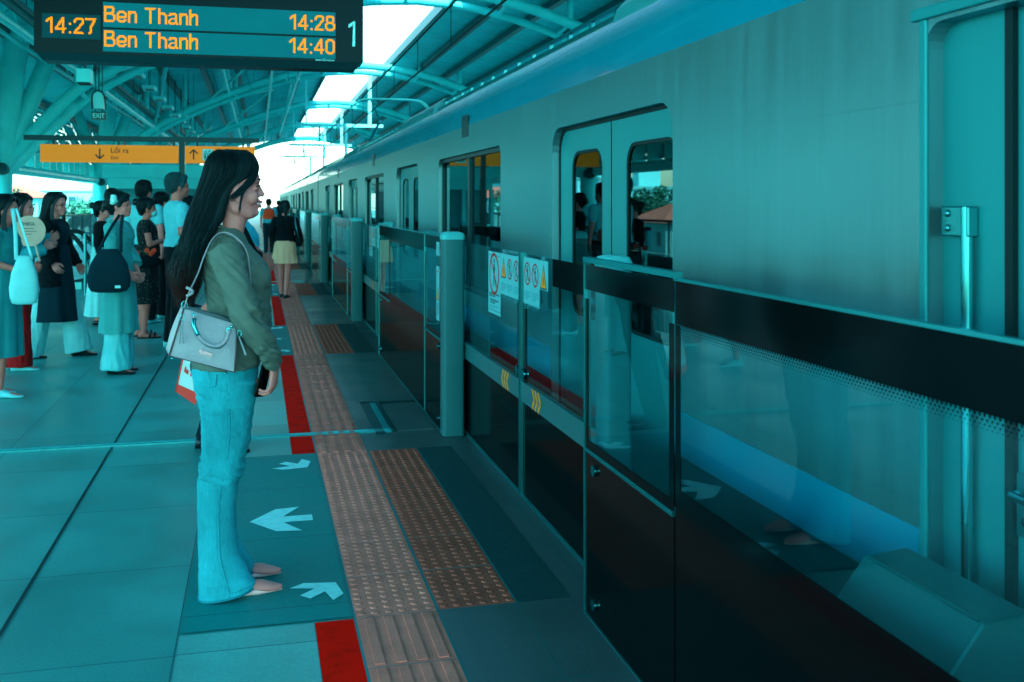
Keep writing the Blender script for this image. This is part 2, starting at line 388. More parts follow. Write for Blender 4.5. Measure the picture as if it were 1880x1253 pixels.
# drain channels and their covers
for k in range(0, 6):
    y = 6.62 + PER * k * 1.0
    if k == 0 or k % 2 == 0:
        mb = MB(); mb.box(-7.2, .86, y, y + .012, .001, .0125); mb.box(-7.2, .86, y + .012, y + .05, .001, .009); mb.box(-7.2, .86, y + .05, y + .062, .001, .0125)
        o = mb.build('drain_channel', M['gutter']); o['kind'] = 'structure'
e = empty('access_cover', (.95, 7.05, 0), 'sunken steel framed floor cover beside the gate at the end of the drain', 'access cover')
mb = MB(); mb.box(.74, .80, 6.56, 7.62, .001, .011); mb.box(.845, .875, 6.6, 7.58, .001, .011); mb.box(.74, 1.14, 7.58, 7.62, .001, .011); mb.box(.875, 1.14, 7.53, 7.555, .001, .010)
mb.build('frame', M['darkmetal'], e); MB().box(.80, .845, 6.6, 7.58, .001, .0085).build('slot', M['gutter'], e)
MB().box(.88, 1.13, 6.62, 7.525, .001, .0075).build('lid', M['edge_floor'], e)
# floor stickers with arrows
ARW = [(0, 0), (.12, .17), (.235, .185), (.155, .045), (.29, .045), (.29, -.045), (.155, -.045), (.235, -.185), (.12, -.17)]
def arrow(name, tip, ang, s, parent, lab):
    mb = MB(); c, sn = math.cos(ang), math.sin(ang)
    vs = [(tip[0] + (x * c - y * sn) * s, tip[1] + (x * sn + y * c) * s, .0085) for x, y in ARW]
    mb.add(vs, [(0, 1, 2, 3), (0, 3, 6), (3, 4, 5, 6), (0, 6, 7, 8)])
    o = mb.build(name, M['arrow'], parent, recalc=False); o['label'] = lab
names = ['nearest', 'second nearest', 'third nearest', 'fourth nearest', 'fifth nearest', 'sixth nearest']
for zi, (a, b) in enumerate(zones[:6]):
    if zi == 0: continue
    lab = {1: 'teal floor sticker with white arrows under the woman in flared jeans', 2: 'teal floor sticker with white arrows just past the woman in the green top'}.get(zi, 'teal floor sticker with white arrows, %s along the platform edge' % names[zi - 1])
    e = empty('floor_sticker', (.03, (a + b) / 2, 0), lab, 'floor sticker', 'boarding stickers in front of the gates')
    MB().quad((-.265, a + .02, .005), (.330, a + .02, .005), (.330, b + .02, .005), (-.265, b + .02, .005)).build('backing', M['mat'], e, recalc=False)
    arrow('arrow', (-.04, a + 1.22), 0, 1, e, 'arrow pointing away from the train')
    arrow('arrow', (.295, a + .36), R(225), .60, e, 'arrow slanting towards the gate')
    arrow('arrow', (.27, a + 2.15), R(135), .66, e, 'arrow slanting towards the gate')

# ------------------------------------------------------------------ train
e_train = empty('metro_train', (1.575, 30, 0), 'silver metro train with blue stripes standing along the platform behind the glass gates', 'train')
TX = 1.575
def hole_sheet(y0, y1, z0, z1, holes, x):
    bm = bmesh.new(); ed = []
    def loop(P):
        v = [bm.verts.new((x, a, b)) for a, b in P]
        for i in range(len(v)): ed.append(bm.edges.new((v[i], v[(i + 1) % len(v)])))
    loop([(y0, z0), (y1, z0), (y1, z1), (y0, z1)])
    for h in holes: loop(h)
    bmesh.ops.triangle_fill(bm, edges=ed, use_beauty=True, use_dissolve=False)
    bm.verts.index_update(); mb = MB(); mb.add([v.co.copy() for v in bm.verts], [tuple(v.index for v in f.verts) for f in bm.faces]); bm.free(); return mb
def reveal(mb, loop, x0, x1):
    n = len(loop); mb.add([(x0, a, b) for a, b in loop] + [(x1, a, b) for a, b in loop], [(i, (i + 1) % n, (i + 1) % n + n, i + n) for i in range(n)])
ROOFP = [(1.575, 2.10), (1.585, 2.17), (1.61, 2.25), (1.655, 2.33), (1.70, 2.385)]
ROOF2 = [(1.70, 2.385), (1.76, 2.425), (1.86, 2.47), (2.1, 2.53), (2.6, 2.58), (3.03, 2.59), (3.46, 2.58), (3.96, 2.53), (4.2, 2.47), (4.30, 2.42), (4.40, 2.33), (4.485, 2.10), (4.485, -.9)]
def door_c(i): return 4.53 + PER * i
def car(ci, y0, y1, doors, wins):
    holes = []; DL = []; WL_ = []
    for c in doors:
        h = rrect(c - .835, c + .845, -.05, 1.905, .13, corners=(0, 1, 1, 0)); holes.append(h); DL.append((c, h))
    for c in wins:
        h = rrect(c - 1.2, c + 1.2, .82, 1.887, .07); holes.append(h); WL_.append((c, h))
    if ci == 0:
        cabh = rrect(.95, 2.145, -.1, 1.934, .06, corners=(0, 1, 1, 0)); holes.append(cabh)
    mb = hole_sheet(y0, y1, .69, 2.10, [[p for p in h] for h in holes if min(q[1] for q in h) > .7], TX) if 0 else hole_sheet(y0, y1, -.2, 2.10, holes, TX)
    for h in holes: reveal(mb, h, TX, TX + .06)
    # ends, far side and floor
    for y in (y0, y1):
        mb.quad((TX, y, -.2), (TX, y, 2.1), (4.485, y, 2.1), (4.485, y, -.2))
    mb.quad((TX, y0, -.2), (TX, y1, -.2), (4.485, y1, -.2), (4.485, y0, -.2))
    hz = sorted([(min(p[0] for p in h), max(p[0] for p in h)) for h in holes])
    for zz in (1.40, 1.75):
        yy = y0
        for (a, b) in hz + [(y1, y1)]:
            if a > yy: mb.box(TX - .0012, TX + .001, yy, a, zz, zz + .004)
            yy = max(yy, b)
    body = mb.build('car_body', M['bodysteel'], e_train, recalc=False)
    body['label'] = ['nearest carriage with the cab door', 'middle carriage', 'farthest carriage'][ci]
    # roof with blue cant rail
    mb = MB(); mb.loft([[(x, y, z) for x, z in ROOFP] for y in (y0, y1)], cap=False, closed=False); mb.build('blue_stripe', M['blue'], body, smooth=50)
    mb = MB(); mb.loft([[(x, y, z) for x, z in ROOF2] for y in (y0, y1)], cap=False, closed=False); mb.build('roof', M['trainroof'], body, smooth=30)
    mb = MB(); yy = y0
    hs = sorted([(min(p[0] for p in h), max(p[0] for p in h)) for h in holes if min(q[1] for q in h) < .4])
    for (a, b) in hs + [(y1, y1)]:
        if a > yy: mb.box(TX - .003, TX, yy, a - .02, .53, .70)
        yy = b + .02
    mb.build('lower_blue_stripe', M['blue'], body)
    mb = MB(); mb.box(TX - .002, TX + .6, y0, y1, -1.15, -.2); yy = y0
    for (a, b) in hs + [(y1, y1)]:
        if a > yy: mb.box(TX - .0025, TX, yy, a - .02, -.2, .525)
        yy = b + .02
    mb.build('underframe', M['skirt'], body)
    mb = MB(); mb.box(TX + .13, 4.4, y0 + .1, y1 - .1, 2.0, 2.02); mb.box(TX + .13, 4.4, y0 + .1, y1 - .1, -.03, 0); mb.box(4.3, 4.4, y0 + .1, y1 - .1, 0, 2.0)
    for c in wins: mb.box(1.75, 2.2, c - 1.5, c + 1.5, .38, .46); mb.box(1.66, 1.74, c - 1.6, c + 1.6, .4, .84)
    mb.build('interior', M['inter'], body)
    mb = MB(); yy = y0 + .15
    n = int((y1 - y0) / .42)
    for i in range(n):
        y = y0 + .2 + i * .42; mb.box(1.835, 1.86, y, y + .02, 2.45, 2.53)
    mb.box(1.835, 1.862, y0 + .15, y1 - .15, 2.53, 2.545); mb.box(1.78, 1.80, y0 + .15, y1 - .15, 2.43, 2.465)
    mb.build('roof_edge_rail', M['steel'], body)
    for (a, b) in ((y0 + .3, y0 + 5.4), (y0 + 10.8, y0 + 13.3), (y0 + 19, y0 + 22)):
        mb = MB(); P = [(1.715, 2.38), (1.745, 2.47), (1.84, 2.56), (2.1, 2.63), (3.03, 2.68), (3.96, 2.63), (4.22, 2.56), (4.3, 2.4)]
        mb.prism(P, 'y', a, b)
        mb.build('roof_unit', M['trainroof'], body, smooth=35)
    # doors
    for (c, h) in DL:
        for sgn in (-1, 1):
            a, b = (c - .835, c - .006) if sgn < 0 else (c + .006, c + .845)
            wl = (a + .07, a + .57) if sgn < 0 else (b - .58, b - .14)
            wy0, wy1 = (c - .78, c - .20) if sgn < 0 else (c + .13, c + .62)
            wh = rrect(wy0, wy1, .915, 1.77, .10)
            out = rrect(a, b, -.05, 1.90, .125, corners=(0, 1 if sgn > 0 else 0, 1 if sgn < 0 else 0, 0))
            mb = MB(); bm = bmesh.new(); ed = []
            for P in (out, wh):
                v = [bm.verts.new((TX + .045, q[0], q[1])) for q in P]
                for i in range(len(v)): ed.append(bm.edges.new((v[i], v[(i + 1) % len(v)])))
            bmesh.ops.triangle_fill(bm, edges=ed, use_beauty=True); bm.verts.index_update()
            mb.add([v.co.copy() for v in bm.verts], [tuple(v.index for v in f.verts) for f in bm.faces]); bm.free()
            reveal(mb, wh, TX + .045, TX + .062)
            if sgn > 0: reveal(mb, [(a, -.05), (a, 1.9)], TX + .045, TX + .07)
            lf = mb.build('door_leaf', M['doorsteel'], e_train, recalc=False)
            MB().add([(TX + .054, q[0], q[1]) for q in rrect(wy0 - .002, wy1 + .002, .913, 1.772, .10)], [tuple(reversed(range(24)))]).build('door_window', M['tglass'], lf, recalc=False)
            mb = MB(); mb.frame(rrect(wy0 + .0, wy1 - .0, .915, 1.77, .10), rrect(wy0 + .016, wy1 - .016, .931, 1.754, .09), 'x', TX + .047, TX + .053); mb.build('window_seal', M['rubber'], lf)
        MB().box(TX + .05, TX + .08, c - .012, c + .012, -.05, 1.9).build('door_rubber', M['rubber'], e_train)
        MB().frame(rrect(c - .833, c + .843, -.05, 1.903, .128, corners=(0, 1, 1, 0)), rrect(c - .815, c + .825, -.04, 1.885, .118, corners=(0, 1, 1, 0)), 'x', TX + .040, TX + .0445).build('door_seal', M['rubber'], e_train)
    for i, (c, h) in enumerate(WL_):
        mb = MB(); mb.frame(rrect(c - 1.198, c + 1.198, .822, 1.885, .068), rrect(c - 1.165, c + 1.165, .85, 1.855, .05), 'x', TX + .03, TX + .055); mb.box(TX + .028, TX + .055, c - .03, c + .03, .85, 1.855)
        wf = mb.build('window', M['darkmetal'], e_train)
        MB().quad((TX + .05, c - 1.17, 1.86), (TX + .05, c + 1.17, 1.86), (TX + .05, c + 1.17, .84), (TX + .05, c - 1.17, .84)).build('window_pane', M['tglass'], wf, recalc=False)
        MB().box(TX - .004, TX + .0, c - .13, c + .12, 2.015, 2.185).build('vent_grille', M['darkmetal'], e_train, bevel=.01)
    return body
b0 = car(0, -.6, 27.75, [door_c(i) for i in range(4)], [door_c(i) + 3.27 for i in range(3)])
b1 = car(1, 28.15, 53.6, [28.15 + 2.9 + PER * i for i in range(4)], [28.15 + 2.9 + 3.25 + PER * i for i in range(3)])
b2 = car(2, 54.0, 79.5, [54.0 + 2.9 + PER * i for i in range(4)], [54.0 + 2.9 + 3.25 + PER * i for i in range(3)])
MB().box(1.75, 4.3, 27.75, 28.15, -.9, 2.35).build('gangway', M['rubber'], e_train); MB().box(1.75, 4.3, 53.6, 54.0, -.9, 2.35).build('gangway', M['rubber'], e_train)
# cab doorway of the nearest carriage
mb = MB(); mb.box(TX + .05, TX + .09, 1.93, 2.16, -.1, 1.95); mb.build('cab_door_jamb', M['doorsteel'], e_train)
mb = MB(); mb.box(TX + .06, TX + .1, .9, 1.905, -.1, 1.95); cdn = mb.build('cab_door', M['doorsteel'], e_train)
mb = MB(); mb.box(TX + .052, TX + .06, 1.05, 1.79, .80, 1.72); mb.build('door_window', M['tglass'], cdn); 
MB().box(TX + .045, TX + .10, 1.905, 1.93, -.1, 1.94).build('door_rubber', M['rubber'], e_train)
mb = MB(); mb.box(TX - .012, TX + .05, .9, 2.19, 1.945, 1.975); mb.box(TX - .008, TX + .004, 2.135, 2.16, -.1, 1.945); mb.build('drip_rail', M['doorsteel'], e_train, bevel=.004)
mb = MB(); mb.tube([(TX + .03, 2.035, 1.49), (TX + .03, 2.035, -.1)], .0135, 12); hr = mb.build('grab_rail', M['steel_b'], e_train, smooth=60)
mb = MB(); mb.box(TX + .02, TX + .05, 2.02, 2.115, 1.42, 1.492); mb.ell((TX + .018, 2.09, 1.475), .006, .009, .009); mb.ell((TX + .018, 2.09, 1.44), .006, .009, .009); mb.build('rail_bracket', M['steel'], hr, bevel=.004)
mb = MB(); mb.box(TX + .050, TX + .06, 1.85, 1.905 - .005, .765, .905); lk = mb.build('lock_plate', M['steel'], e_train, bevel=.003)
mb = MB(); mb.tube([(TX + .04, 1.89, .86), (TX + .02, 1.88, .86), (TX + .02, 1.74, .855)], .011, 8); mb.build('handle', M['steel_b'], lk, smooth=60)
mb = MB(); mb.ell((TX + .052, 1.875, .80), .008, .012, .012); mb.build('keyhole', M['darkmetal'], lk, smooth=60)

# pantograph on the nearest carriage roof
px_, py_ = 3.03, 23.6
mb = MB()
P0 = (px_, py_ + 1.6, 2.75); P1 = (px_, py_ - .6, 3.35); P2 = (px_, py_ + .3, 3.90)
for s in (-.5, .5): mb.tube([(px_ + s, P0[1], P0[2]), (px_ + s * .7, P1[1], P1[2])], .03, 6); mb.tube([(px_ + s * .7, P1[1], P1[2]), (px_ + s * .9, P2[1], P2[2])], .022, 6)
for dy in (-.12, .12):
    mb.tube(crom([(px_ - .95, py_ + .3 + dy, 3.68), (px_ - .78, py_ + .3 + dy, 3.86), (px_ - .5, py_ + .3 + dy, 3.93), (px_ + .5, py_ + .3 + dy, 3.93), (px_ + .78, py_ + .3 + dy, 3.86), (px_ + .95, py_ + .3 + dy, 3.68)]), .022, 6)
mb.build('pantograph', M['steel'], e_train, smooth=40)
# ------------------------------------------------------------------ platform screen gates
GX, DX = 1.16, 1.30
order = ['nearest', 'second', 'third', 'fourth', 'fifth', 'sixth', 'seventh', 'eighth', 'ninth', 'tenth', 'eleventh', 'twelfth']
def ring2(mb, cy, cz, r, x, n=20, w=.12):
    a = [(cy + r * math.cos(2 * math.pi * i / n), cz + r * math.sin(2 * math.pi * i / n)) for i in range(n)]
    b = [(cy + r * (1 - w) * math.cos(2 * math.pi * i / n), cz + r * (1 - w) * math.sin(2 * math.pi * i / n)) for i in range(n)]
    mb.add([(x, *p) for p in a] + [(x, *p) for p in b], [(i, (i + 1) % n, (i + 1) % n + n, i + n) for i in range(n)])
def bar2(mb, y0, z0, y1, z1, w, x):
    d = Vector((y1 - y0, z1 - z0)); d.normalize(); nn = Vector((-d.y, d.x)) * w / 2
    mb.quad((x, y0 + nn.x, z0 + nn.y), (x, y0 - nn.x, z0 - nn.y), (x, y1 - nn.x, z1 - nn.y), (x, y1 + nn.x, z1 + nn.y))
def disc2(mb, cy, cz, r, x, n=12): mb.add([(x, cy + r * math.cos(2 * math.pi * i / n), cz + r * math.sin(2 * math.pi * i / n)) for i in range(n)], [tuple(range(n))])
def lines2(mb, ya, yb, zt, n, x, h=.005, gap=.0085, seed=0):
    rnd = random.Random(seed)
    for i in range(n):
        z = zt - i * gap; y = yb
        end = ya + (0 if i < n - 1 else (yb - ya) * .4)
        while y > end + .004:
            L = rnd.uniform(.008, .02); y1 = max(end, y - L); mb.quad((x, y1, z), (x, y, z), (x, y, z - h), (x, y1, z - h)); y = y1 - .004
def walker(mb, cy, cz, s, x):
    disc2(mb, cy, cz + .42 * s, .075 * s, x)
    for a in ((.0, .33, .0, .02, .13), (0, .30, -.16, .12, .05), (0, .30, .15, .12, .05), (0, .05, -.16, -.38, .07), (0, .05, .17, -.38, .07)):
        bar2(mb, cy + a[0] * s, cz + a[1] * s, cy + a[2] * s, cz + a[3] * s, a[4] * s, x)
SM = ['white', 'ink', 'inkred', 'amber', 'inkgrey']
SMATS = [M[k] for k in SM]
def prohib(mb, cy, cz, r, x, body=True):
    mb.cm = 2; ring2(mb, cy, cz, r, x - .0012, w=.16)
    if body: mb.cm = 1; walker(mb, cy, cz - .02 * r, r * 1.5, x - .0008)
    mb.cm = 2; bar2(mb, cy + r * .68, cz + r * .68, cy - r * .68, cz - r * .68, r * .13, x - .0015)
def warn(mb, cy, cz, s, x):
    mb.cm = 1; mb.add([(x - .0008, cy - s, cz - s), (x - .0008, cy + s, cz - s), (x - .0008, cy, cz + s * 1.1)], [(0, 1, 2)])
    mb.cm = 3; mb.add([(x - .0012, cy - s * .78, cz - s * .87), (x - .0012, cy + s * .78, cz - s * .87), (x - .0012, cy, cz + s * .85)], [(0, 1, 2)])
    mb.cm = 2; walker(mb, cy, cz - s * .35, s * .9, x - .0016)
def panel(mb, y0, y1, z0, z1, x): mb.cm = 0; mb.box(x, x + .0015, y0, y1, z0, z1)
def sticker_tall(y0, y1, z0, z1, x):
    mb = MB(); panel(mb, y0, y1, z0, z1, x); c = (y0 + y1) / 2; w = (y1 - y0)
    mb.cm = 1; mb.quad((x - .0006, y0 + .01, z1 - .018), (x - .0006, y1 - .01, z1 - .018), (x - .0006, y1 - .01, z1 - .021), (x - .0006, y0 + .01, z1 - .021))
    prohib(mb, c, z1 - .125, w * .40, x)
    mb.cm = 1; lines2(mb, y0 + .02, y1 - .02, z1 - .235, 2, x - .0006, h=.009, gap=.012, seed=1)
    lines2(mb, y0 + .05, y1 - .05, z1 - .27, 2, x - .0006, h=.010, gap=.014, seed=2)
    mb.cm = 4; lines2(mb, y0 + .03, y1 - .03, z1 - .305, 2, x - .0006, seed=3)
    mb.cm = 1; mb.quad((x - .0006, y0 + .01, z0 + .018), (x - .0006, y1 - .01, z0 + .018), (x - .0006, y1 - .01, z0 + .021), (x - .0006, y0 + .01, z0 + .021))
    return mb
def sticker_row(y0, y1, z0, z1, x, kinds):
    mb = MB(); n = len(kinds); w = (y1 - y0) / n; panel(mb, y0, y1, z0, z1, x)
    for i, kd in enumerate(kinds):          # listed from the far side to the near side
        c = y1 - (i + .5) * w; zt = z1 - w * .55
        if kd == 'w': warn(mb, c, zt, w * .40, x)
        else: prohib(mb, c, zt, w * .40, x)
        if z1 - z0 > .2:
            mb.cm = 4; lines2(mb, c - w * .4, c + w * .4, z1 - w * 1.15, 4, x - .0006, seed=i + 3, gap=.011, h=.006); lines2(mb, c - w * .4, c + w * .4, z1 - w * 1.15 - .06, 3, x - .0006, seed=i + 9, gap=.011)
    return mb
def chev(mb, c, z, x, s, dir_):
    for i in range(3):
        y = c + (i - 1) * s * 1.1
        bar2(mb, y - dir_ * s * .45, z + s, y + dir_ * s * .45, z, s * .40, x); bar2(mb, y + dir_ * s * .45, z, y - dir_ * s * .45, z - s, s * .40, x)
def leaf(parent, y0, y1, near):
    """near leaf: edge frame at its far end (y1); far leaf: at its near end (y0)"""
    x = DX; fe = (y1 - .018, y1) if near else (y0, y0 + .018)
    mb = MB(); mb.box(x - .012, x + .02, *fe, .015, 1.248); mb.box(x - .004, x + .022, y0, y1, .0, .03)
    lf = mb.build('sliding_door', M['steel'], parent)
    ge = (y0, fe[0]) if near else (fe[1], y1)
    MB().box(x, x + .010, ge[0], ge[1], .60, 1.245).build('glass_pane', M['pglass'], lf)
    MB().box(x - .001, x + .016, ge[0], ge[1], .031, .497).build('lower_panel', M['black'], lf)
    MB().box(x - .008, x + .018, ge[0], ge[1], .498, .598).build('crossbar', M['post'], lf)
    if near: mb = MB(); mb.box(x - .0015, x, ge[0], y1 - .55, 1.12, 1.245); mb.box(x - .0015, x, y1 - .10, y1 - .018, .6, 1.0); mb.build('printed_band', M['black'], lf)
    else: MB().box(x - .0015, x, y0 + .018, y0 + .08, .6, 1.0).build('printed_band', M['black'], lf)
    mb = MB(); c = (y1 - .30) if near else (y0 + .32)
    chev(mb, c, .548, x - .0095, .048, -1 if near else 1); mb.build('chevrons', M['amber'], lf, recalc=False)
    mb = MB(); yy = (y1 - .055) if near else (y0 + .055)
    mb.tube([(x - .004, yy, .64), (x - .014, yy, .64)], .026, 16); mb.build('round_button', M['steel_b'], lf, smooth=40)
    if near:
        sticker_row(y1 - .335, y1 - .045, .995, 1.228, x - .003, 'pp').build('sticker', SMATS, lf, recalc=False)
        sticker_row(y1 - .48, y1 - .338, 1.09, 1.228, x - .003, 'w').build('sticker', SMATS, lf, recalc=False)
    else:
        sticker_row(y0 + .03, y0 + .445, 1.00, 1.222, x - .003, 'wpp').build('sticker', SMATS, lf, recalc=False)
        sticker_tall(y0 + .452, y0 + .755, .87, 1.222, x - .003).build('sticker', SMATS, lf, recalc=False)
    return lf
def post(parent, x0, x1, y0, y1):
    mb = MB(); mb.prism(rrect(x0, x1, y0, y1, .022, 4), 'z', 0, 1.262); p = mb.build('post', M['post'], parent, smooth=40)
    mb = MB(); mb.prism(rrect(x0 - .004, x1 + .004, y0 - .004, y1 + .004, .024, 4), 'z', 1.264, 1.288)
    mb.loft([[(a, b, 1.288) for a, b in rrect(x0 - .004, x1 + .004, y0 - .004, y1 + .004, .024, 4)], [(a, b, 1.306) for a, b in rrect(x0 + .004, x1 - .004, y0 + .004, y1 - .004, .024, 4)], [(a, b, 1.313) for a, b in rrect(x0 + .025, x1 - .025, y0 + .025, y1 - .025, .02, 4)]])
    c = mb.build('cap', mat('cap_plastic', (.15, .60, .64), rough=.35), p, smooth=50)
    MB().box(x0 - .01, x1 + .01, y0 - .008, y1 + .008, 0, .008).build('base_plate', M['darkmetal'], p)
g0 = None
gates = []
for k in range(0, K1):
    dy = PER * k
    if k == 0:
        g0 = empty('platform_gate', (1.23, 4.98, 0), 'sliding half height glass gate nearest the camera, covered in stickers with amber chevrons', 'platform gate', 'half height gates along the platform edge')
        leaf(g0, 3.50, 4.975, True); leaf(g0, 4.985, 6.45, False)
        post(g0, 1.145, 1.285, 6.37, 6.50); post(g0, 1.185, 1.29, 3.38, 3.50)
        g = g0
    elif k <= 7:
        g = copy_tree(g0); g.location.y += dy
        g['label'] = 'half height glass gate, %s gate counting away from the camera' % order[k]
    gates.append(g)
def screen(parent, y0, y1, near_detail=False):
    """fixed screen between two gates: pocket panel, wide panel, pocket panel"""
    x = GX; a, b = y0 + .70, y1 - .83
    for i, (p, q) in enumerate(((y0, a), (a, b), (b, y1))):
        pocket = i != 1
        mb = MB()
        if pocket:
            mb.box(x - .006, x + .02, q - .009, q, .012, 1.283); mb.box(x - .008, x + .022, p, q, 1.284, 1.302); mb.box(x - .006, x + .02, p + .011, q - .011, .597, .612)
        else:
            mb.box(x - .003, x + .014, p, q, 1.277, 1.285)
        mb.box(x - .006, x + .03, p, q, 0, .012)
        fr = mb.build('screen_frame', M['steel'], parent); fr['label'] = 'narrow end frame' if pocket else 'wide middle frame'
        e1 = .0095 if pocket else .001
        zb = .613 if pocket else .655
        MB().box(x, x + .010, p + e1, q - e1, zb, 1.276).build('glass_pane', M['pglass'], fr)
        MB().box(x - .001, x + .018, p + e1, q - e1, .013, .596 if pocket else .654).build('lower_panel', M['black'], fr)
        mb = MB(); mb.box(x - .0016, x - .0002, p + e1, q - e1, 1.185 if pocket else 1.153, 1.276); mb.box(x - .0016, x - .0002, p + e1, p + e1 + .035, zb + .031, 1.152); mb.box(x - .0016, x - .0002, q - e1 - .035, q - e1, zb + .031, 1.152); mb.box(x - .0016, x - .0002, p + e1, q - e1, zb, zb + .03)
        if not pocket and near_detail:
            n = int((q - p) / .012)
            for r_ in range(4):
                s = .0042 * (1 - r_ * .2); z = 1.1505 - r_ * .0075
                for j in range(n):
                    yy = p + .04 + (j + (r_ % 2) * .5) * .012
                    if yy < q - .04: mb.quad((x - .0016, yy - s, z), (x - .0016, yy, z - s), (x - .0016, yy + s, z), (x - .0016, yy, z + s))
        mb.build('printed_border', M['black'], fr, recalc=False)
        if pocket:
            mb = MB(); yy = (q - .12) if i == 2 else (p + .12)
            for z in (.55, .075): mb.tube([(x - .003, yy, z), (x - .012, yy, z)], .020, 16)
            mb.build('round_lock', M['steel_b'], fr, smooth=40)
    return
s0 = empty('glass_screen', (1.17, 1.7, 0), 'fixed glass screen nearest the camera with a black top band and black lower panel', 'glass screen', 'fixed glass screens between the gates')
screen(s0, -.13 - .0, 3.53, True)
s1 = empty('glass_screen', (1.17, 8.2, 0), 'fixed glass screen between the two nearest gates, with a warning sticker', 'glass screen', 'fixed glass screens between the gates')
screen(s1, 6.505, 9.93 + .1)
for k in range(2, 8):
    c = copy_tree(s1); c.location.y += PER * (k - 1); c['label'] = 'fixed half height glass screen, %s from the camera along the row' % order[k]
# narrow warning sticker on the pocket panel of the second screen
mb = MB(); panel(mb, 6.58, 6.70, .72, 1.08, GX - .004); warn(mb, 6.64, .90, .045, GX - .004); mb.cm = 2; lines2(mb, 6.60, 6.68, 1.05, 2, GX - .0046, seed=5); mb.cm = 1; lines2(mb, 6.60, 6.68, .83, 6, GX - .0046, seed=7, gap=.014)
mb.build('sticker', SMATS, s1, recalc=False)
mb = MB(); panel(mb, 6.58, 6.70, 1.15, 1.24, GX - .004); mb.cm = 4; lines2(mb, 6.60, 6.68, 1.22, 5, GX - .0046, seed=8, gap=.013); mb.build('sticker', SMATS, s1, recalc=False)
# sloping steel box behind the nearest screen
e = empty('equipment_box', (1.34, 1.85, 0), 'grey sloping steel box behind the nearest glass screen, next to the train', 'equipment box')
P = [(1.253, 0), (1.253, .60), (1.335, .70), (1.445, .71), (1.445, 0)]
MB().prism(P, 'y', 1.645, 2.035).build('casing', mat('box_paint', (.02, .12, .135), rough=.35, var=.1), e, bevel=.004)
mb = MB(); mb.box(1.30, 1.38, 1.641, 1.645, .42, .58); mb.build('side_plate', M['rubber'], e)
mb = MB(); mb.tube([(1.254, 1.66, .598), (1.254, 2.02, .598)], .004, 6); mb.tube([(1.335, 1.66, .701), (1.335, 2.02, .701)], .004, 6); mb.tube([(1.253, 1.646, .01), (1.253, 1.646, .60), (1.335, 1.646, .70), (1.445, 1.646, .71)], .003, 6); mb.build('edge_highlight', M['steel'], e)  # bright thin tubes along the casing edges, added as edge highlights
mb = MB(); mb.tube([(1.34, 1.64, .52), (1.34, 1.63, .52)], .008, 10); mb.build('screw', M['steel_b'], e)
# ------------------------------------------------------------------ canopy
e_can = empty('station_canopy', (4.85, 40, 0), 'vaulted steel station canopy with tubular arches and an open slot over the track', 'station canopy')
ARC = [(-6.8, 2.5), (-5.75, 3.75), (-4.56, 4.9), (-2.2, 6.15), (.79, 7.3), (3.0, 7.85), (4.85, 8.0)]
PR = crom([(x, 0, z) for x, z in ARC], 5); PR = [(p.x, p.z) for p in PR]
PF = PR + [(9.7 - x, z) for x, z in reversed(PR[:-1])]
RF = [(-9.0, 5.3), (-6.8, 6.1), (-3.8, 7.0), (0, 7.85), (3.46, 8.35)]
AY = [12.3 + 18 * i for i in range(6)]
RP = crom([(x, 0, z) for x, z in RF], 5); RP = [(p.x, p.z) for p in RP]
for sgn, lab in ((1, 'roof half over the platform'), (-1, 'roof half beyond the train')):
    pts = [(x if sgn > 0 else 9.7 - x, z) for x, z in RP]
    mb = MB(); n = 130; L = (PY1 + 6) / n; prof = []
    # folded sheet: shallow ribs running across the roof
    rows = []
    for j in range(n * 2 + 1):
        y = -14 + (PY1 + 14) * j / (n * 2); up = .0 if (j % 2) else .05
        rows.append([(x, y, z + .06 + up) for x, z in pts])
    mb.loft(rows, cap=False, closed=False)
    o = mb.build('roof_sheet', M['roof'], e_can, recalc=False); o['label'] = lab
    mb = MB(); x, z = pts[-1]; mb.box(x - .05, x + .05, -14, PY1, z - .12, z + .25); mb.build('roof_gutter', M['purlin'], e_can)
    for (x, z) in [(-8.4, 5.5), (-6.6, 6.17), (-5.2, 6.6), (-3.8, 7.0), (-2.3, 7.35), (-.9, 7.65), (.6, 7.93), (2.0, 8.14)]:
        xx = x if sgn > 0 else 9.7 - x
        MB().box(xx - .11, xx + .11, -14, PY1, z - .22, z + .02).build('purlin', M['purlin'], e_can)
def tubeline(mb, prof, y, r, dz=0): mb.tube([(x, y, z + dz) for x, z in prof], r, 12)
